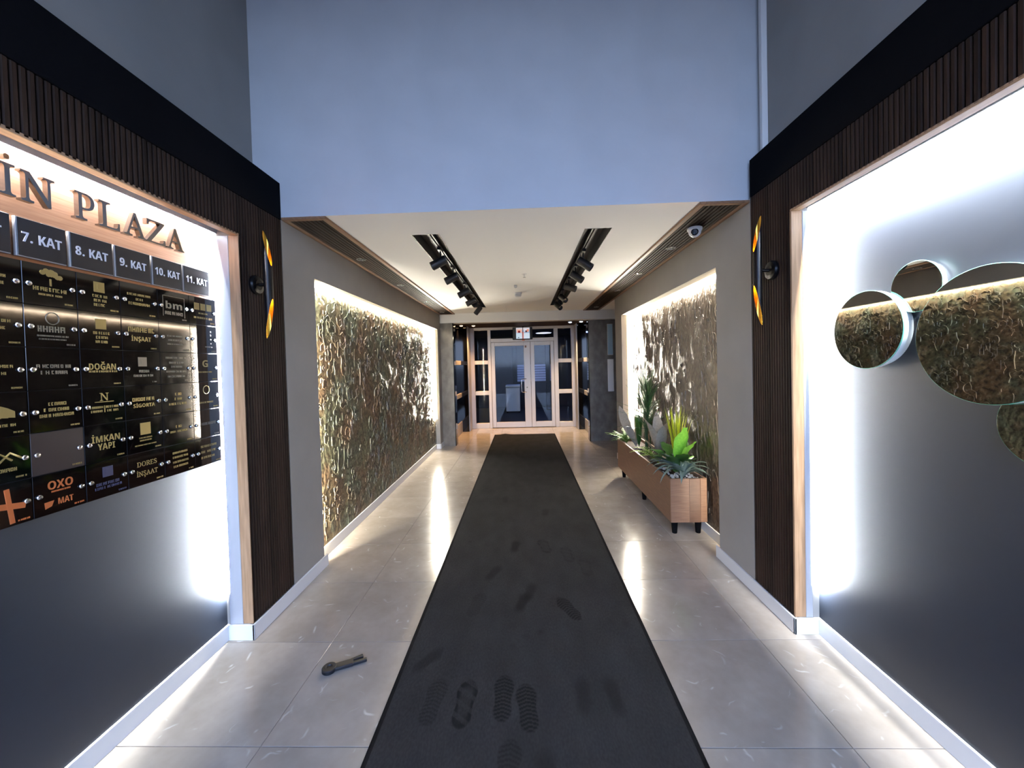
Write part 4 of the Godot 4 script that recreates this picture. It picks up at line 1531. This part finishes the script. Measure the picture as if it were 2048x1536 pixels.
func planter():
	var x0 := 1.275
	var x1 := 1.595
	var z0 := -3.42
	var z1 := -5.32
	var y0 := 0.125
	var y1 := 0.515
	var t := thing("wooden_planter", "long low wooden planter box on short black legs by the brown panel", "planter", Vector3((x0 + x1) / 2, 0, (z0 + z1) / 2))
	var st := mb()
	var th := 0.02
	bx(st, x0, x0 + th, y0, y1, z0 - th, z1 + th, 0.002)
	obj("side_panel", st, M.plank1, t)
	st = mb()
	bx(st, x1 - th, x1, y0, y1, z0 - th, z1 + th, 0.002)
	obj("side_panel", st, M.plank1, t)
	for e in [[z0, z0 - th], [z1 + th, z1]]:
		st = mb()
		bx(st, x0, x0 + 0.165, y0, y1, e[0], e[1], 0.002)
		obj("end_board", st, M.plank0, t)
		st = mb()
		bx(st, x0 + 0.165, x1 - 0.06, y0, y1, e[0], e[1], 0.0008)
		obj("end_board", st, M.plank1, t)
		st = mb()
		bx(st, x1 - 0.06, x1, y0, y1, e[0] , e[1], 0.004)
		obj("end_board", st, M.plank0, t)
	st = mb()
	bx(st, x0 + th, x1 - th, y0, y0 + 0.02, z0 - th, z1 + th)
	obj("bottom_board", st, M.plank1, t)
	st = mb()
	bx(st, x0 + th, x1 - th, y1 - 0.09, y1 - 0.04, z0 - th, z1 + th)
	obj("soil", st, M.soil, t)
	for lx in [x0 + 0.06, x1 - 0.05]:
		for lz in [z0 - 0.08, (z0 + z1) / 2, z1 + 0.08]:
			st = mb()
			lathe(st, Transform3D(Basis(), Vector3(lx, 0, lz)), [[0.0, 0.0], [0.020, 0.0], [0.022, 0.004], [0.030, y0 - 0.006], [0.032, y0], [0.0, y0]], 16)
			obj("leg", st, M.rubber, t)
	st = mb()
	for k in 90:
		var p := Vector3(rng.randf_range(x0 + 0.035, x1 - 0.035), y1 - 0.036 + rng.randf_range(0, 0.008), rng.randf_range(z0 - 0.04, z0 - 0.5))
		var r := rng.randf_range(0.009, 0.017)
		lathe(st, Transform3D(Basis.from_euler(Vector3(rng.randf(), rng.randf() * 6, rng.randf() * 0.6)), p), [[0.0, -r * 0.6], [r * 0.8, -r * 0.35], [r, 0.05 * r], [r * 0.7, r * 0.5], [0.0, r * 0.65]], 8)
	var pb := obj("white_pebbles", st, M.pebble, t)
	pb.set_meta("kind", "stuff")
	var soil := y1 - 0.042
	# grey-green arching leaves in front
	var p := Vector3(1.445, soil, -3.56)
	t = thing("arching_plant", "grey-green spider-like plant with drooping pointed leaves at the planter's near end", "plant", p)
	for k in 30:
		var yaw := k * 2.4 + rng.randf() * 0.4
		var len := rng.randf_range(0.26, 0.42)
		var a0 := rng.randf_range(0.9, 1.35)
		len = clear_of_panel(p.x + 0.012, yaw, len, 0.78)
		place(t, "leaf", leaf(len, rng.randf_range(0.030, 0.048), a0, a0 - rng.randf_range(1.2, 2.2), 0.5, 8, 0.0, 0.4), M.greyleaf, p + Vector3(0.012 * cos(yaw), 0.02, -0.012 * sin(yaw)), yaw)
	# broad leaves
	p = Vector3(1.455, soil, -3.68)
	t = thing("broad_leaf_plant", "bright green plant with wide ruffled leaves behind the arching grey plant", "plant", p)
	for k in [[-1.25, 0.46, 0.16, 1.50, 1.15, 1], [-0.9, 0.42, 0.15, 1.3, 0.8, 1], [0.3, 0.30, 0.055, 0.95, 0.35, 1], [0.9, 0.36, 0.13, 1.2, 0.55, 0], [1.9, 0.36, 0.14, 1.15, 0.35, 0], [2.6, 0.34, 0.14, 1.05, 0.15, 0], [3.3, 0.32, 0.13, 1.0, 0.1, 0], [3.9, 0.30, 0.13, 1.1, 0.3, 0], [4.6, 0.32, 0.13, 1.15, 0.4, 0], [-1.4, 0.33, 0.12, 1.0, 0.2, 0], [2.2, 0.22, 0.11, 0.8, -0.1, 0], [4.2, 0.22, 0.11, 0.7, -0.2, 0]]:
		place(t, "leaf", leaf(clear_of_panel(p.x, k[0], k[1], 0.62), k[2], k[3], k[4], 0.28, 12, 0.10, 0.62, 0.3), M.broad if k[5] else M.broaddark, p + Vector3(0, 0.02, 0), k[0])
	# yellow grass
	p = Vector3(1.50, soil, -3.84)
	t = thing("yellow_grass", "tuft of upright yellow-green grass blades above the broad leaves", "plant", p)
	for k in 46:
		var yaw := rng.randf() * TAU
		var a0 := rng.randf_range(1.38, 1.56)
		place(t, "blade", leaf(rng.randf_range(0.48, 0.66), 0.010, a0, a0 - rng.randf_range(0.0, 0.3), 0.5, 6, 0.0, 0.4), M.yellow, p + Vector3(rng.randf_range(-0.03, 0.03), 0, rng.randf_range(-0.03, 0.03)), yaw)
	# lime feathery fern hanging over the front
	p = Vector3(1.40, soil, -4.08)
	t = thing("lime_fern", "feathery lime-green fern leaning over the planter's long side", "plant", p)
	for k in 9:
		var yaw := PI + (k - 4) * 0.28 + rng.randf_range(-0.1, 0.1)
		place(t, "frond", frond(rng.randf_range(0.26, 0.34), rng.randf_range(0.9, 1.2), rng.randf_range(-0.5, -0.1), 0.075, 16, 0.008), M.lime, p + Vector3(0, 0.01, 0), yaw)
	# pale big leaves in the middle
	p = Vector3(1.46, soil, -4.20)
	t = thing("pale_leaf_plant", "plant with upright whitish-grey broad leaves in front of the tall palm", "plant", p)
	for k in [[0.4, 0.58, 0.12, 1.52, 1.2], [1.5, 0.54, 0.12, 1.5, 1.15], [2.6, 0.50, 0.11, 1.45, 1.0], [3.6, 0.48, 0.12, 1.4, 1.0], [4.6, 0.46, 0.11, 1.4, 0.9], [5.5, 0.52, 0.12, 1.5, 1.1], [3.1, 0.38, 0.10, 1.2, 0.6]]:
		place(t, "leaf", leaf(clear_of_panel(p.x, k[0], k[1], 0.36), k[2], k[3], k[4], 0.3, 10, 0.04, 0.6), M.pale, p + Vector3(0.015 * cos(k[0]), 0, -0.015 * sin(k[0])), k[0])
	# palm
	p = Vector3(1.42, soil, -4.48)
	t = thing("tall_palm", "tall dense dark green palm rising from the middle of the planter", "plant", p)
	st = mb()
	for k in 4:
		var o := Vector3(rng.randf_range(-0.02, 0.02), 0, rng.randf_range(-0.02, 0.02))
		tube(st, [p + o, p + o * 1.5 + Vector3(0, 0.25, 0), p + o * 2.0 + Vector3(0, 0.5, 0)], [0.008, 0.007, 0.005], 6)
	obj("stem", st, M.palmdark, t)
	for k in 46:
		var yaw := k * 2.4
		var h := 0.26 + 0.46 * float(k) / 46.0
		var a0 := rng.randf_range(1.15, 1.45) if k > 8 else rng.randf_range(0.85, 1.1)
		place(t, "frond", frond(clear_of_panel(p.x + 0.06, yaw, rng.randf_range(0.30, 0.42), 0.55), a0, a0 - rng.randf_range(0.2, 0.7), 0.075, 30, 0.0042, 1.1), M.palm if k % 3 else M.palmdark, p + Vector3(rng.randf_range(-0.02, 0.02), h, rng.randf_range(-0.02, 0.02)), yaw)
	for k in [[PI, 0.56, 1.0, 0.9], [PI - 0.3, 0.46, 0.55, 0.3], [PI + 0.2, 0.42, 0.42, 0.1], [PI - 0.12, 0.30, 0.25, -0.15]]:
		var sh := frond(0.40, k[2], k[3], 0.05, 20, 0.004, 1.2)
		place(t, "frond", sh, M.palmdark, p + Vector3(0, k[1], 0), k[0])
	# long pale leaf at the back
	p = Vector3(1.42, soil, -4.95)
	t = thing("long_pale_leaf_plant", "plant with one long whitish leaf leaning out at the planter's far end", "plant", p)
	var lg := put("leaf", leaf(0.60, 0.115, 1.52, 1.25, 0.25, 12, 0.02, 0.6), M.pale, t)
	lg.transform = Transform3D(Basis(Vector3.BACK, 0.40) * Basis(Vector3.UP, -PI / 2), lg.position + p)
	for k in [[PI - 1.0, 0.42, 0.09, 1.4, 1.1], [1.3, 0.40, 0.09, 1.45, 1.2], [PI + 1.3, 0.36, 0.08, 1.3, 0.9]]:
		place(t, "leaf", leaf(k[1], k[2], k[3], k[4], 0.3, 10, 0.02, 0.6), M.pale, p, k[0], 0.3)
	for k in 5:
		place(t, "stalk_leaf", leaf(0.42, 0.07, 1.5, 1.3, 0.3, 8, 0.0, 0.5), M.broaddark, p + Vector3(0.03, 0, 0.03), k * 1.3)
	# fern at the far end
	p = Vector3(1.36, soil, -5.16)
	t = thing("far_fern", "bright green fern spilling over the far corner of the planter", "plant", p)
	for k in 14:
		var yaw := PI + (k - 7) * 0.26 + rng.randf_range(-0.1, 0.1)
		place(t, "frond", frond(rng.randf_range(0.22, 0.34), rng.randf_range(0.6, 1.25), rng.randf_range(-0.5, 0.2), 0.07, 16, 0.010), M.fern, p + Vector3(0, 0.01, 0), yaw)

# ------------------------------------------------------------------ small things
func small_things():
	# dome camera
	var c := Vector3(1.345, CEIL - 0.018, -3.02)
	var t := thing("dome_camera", "white dome security camera under the right wood ceiling strip", "camera", c)
	var st := mb()
	var a := Transform3D(Basis(Vector3.RIGHT, PI), c)
	lathe(st, a, [[0.052, 0.0], [0.055, 0.003], [0.055, 0.014], [0.051, 0.022], [0.0, 0.022]], 32)
	obj("base", st, M.plastic, t)
	st = mb()
	var prof := []
	for k in 9:
		var g := PI / 2 * k / 8.0
		prof.append([0.046 * cos(g), 0.026 + 0.046 * sin(g)])
	prof.push_front([0.049, 0.018])
	lathe(st, a, prof, 32)
	obj("dome", st, M.plastic, t)
	st = mb()
	var dir := (Vector3(0.0, EYE, 0) - c)
	dir = Vector3(dir.x, dir.y * 1.0, dir.z).normalized()
	lathe(st, along(c + Vector3(0, -0.03, 0), dir), [[0.0, 0.0495], [0.019, 0.0480], [0.023, 0.0445], [0.026, 0.040]], 24)
	obj("lens_window", st, M.lens, t)
	# ceiling devices
	c = Vector3(-0.047, CEIL, -5.55)
	t = thing("smoke_detector", "round white smoke detector hanging from the middle of the ceiling", "smoke detector", c)
	st = mb()
	a = Transform3D(Basis(Vector3.RIGHT, PI), c)
	lathe(st, a, [[0.056, 0.0], [0.058, 0.004], [0.056, 0.014], [0.050, 0.02]], 28)
	obj("base", st, M.plastic, t)
	st = mb()
	lathe(st, a, [[0.049, 0.018], [0.052, 0.024], [0.050, 0.044], [0.040, 0.054], [0.022, 0.058], [0.0, 0.058]], 28)
	obj("cap", st, M.plastic, t)
	c = Vector3(-0.071, CEIL, -5.02)
	t = thing("ceiling_sensor", "small white box sensor on the ceiling just before the smoke detector", "sensor", c)
	st = mb()
	bx(st, c.x - 0.022, c.x + 0.022, c.y - 0.028, c.y, c.z - 0.022, c.z + 0.022, 0.005)
	obj("box", st, M.plastic, t)
	st = mb()
	lathe(st, Transform3D(Basis(Vector3.RIGHT, PI), c + Vector3(0, -0.027, 0)), [[0.014, 0.0], [0.012, 0.008], [0.0, 0.011]], 16)
	obj("lens", st, M.drum, t)
	c = Vector3(0.041, CEIL, -4.42)
	t = thing("sprinkler_head", "small metal sprinkler head in the ceiling between the tracks", "sprinkler", c)
	st = mb()
	a = Transform3D(Basis(Vector3.RIGHT, PI), c)
	lathe(st, a, [[0.03, 0.0], [0.029, 0.003], [0.010, 0.005], [0.010, 0.02], [0.006, 0.024], [0.006, 0.034]], 20)
	obj("fitting", st, M.plastic, t)
	st = mb()
	lathe(st, a, [[0.0, 0.034], [0.016, 0.034], [0.016, 0.037], [0.0, 0.037]], 16)
	obj("deflector", st, M.chrome, t)
	# tool on the floor
	t = thing("two_pronged_tool", "black two-pronged tool with a round head lying on the left floor tiles", "tool", Vector3(-1.0, 0, -1.96))
	st = mb()
	lathe(st, Transform3D(Basis(), Vector3(-1.042, 0.0, -1.932)), [[0.0, 0.0], [0.033, 0.0], [0.036, 0.004], [0.036, 0.018], [0.032, 0.022], [0.016, 0.022], [0.013, 0.017], [0.0, 0.017]], 28)
	obj("head", st, M.tool, t)
	st = mb()
	var A := Vector3(-1.03, 0.010, -1.936)
	var B := Vector3(-0.935, 0.010, -1.978)
	var dd := B - A
	obox(st, Transform3D(Basis(Vector3.UP, atan2(-dd.z, dd.x)), (A + B) / 2), Vector3(dd.length(), 0.018, 0.044), 0.004)
	obj("handle", st, M.tool, t)
	for e in [[Vector3(-0.955, 0.009, -1.985), Vector3(-0.902, 0.009, -2.022), 0.022], [Vector3(-0.95, 0.009, -1.962), Vector3(-0.872, 0.009, -1.998), 0.020]]:
		st = mb()
		dd = e[1] - e[0]
		obox(st, Transform3D(Basis(Vector3.UP, atan2(-dd.z, dd.x)), (e[0] + e[1]) / 2), Vector3(dd.length(), 0.015, e[2]), 0.003)
		obj("prong", st, M.tool, t)
	# notice board and white box on the far right pier
	t = thing("notice_panel", "narrow pale blue notice panel high on the right stone pier", "notice board", Vector3(1.74, 1.7, -7.74))
	st = mb()
	bx(st, 1.69, 1.80, 1.71, 2.33, -7.74, -7.728, 0.003)
	obj("frame", st, M.alu, t)
	st = mb()
	bx(st, 1.695, 1.795, 1.72, 2.32, -7.7285, -7.726, 0.001)
	obj("sheet", st, sm3(c8(150, 176, 190), 0.4), t)
	t = thing("wall_cabinet", "narrow white cabinet on the right stone pier below the blue notice", "cabinet", Vector3(1.74, 1.0, -7.74))
	st = mb()
	bx(st, 1.685, 1.80, 0.985, 1.63, -7.74, -7.70, 0.004)
	obj("body", st, M.plastic, t)
	st = mb()
	bx(st, 1.69, 1.795, 0.99, 1.625, -7.701, -7.693, 0.003)
	obj("door", st, M.plastic, t)
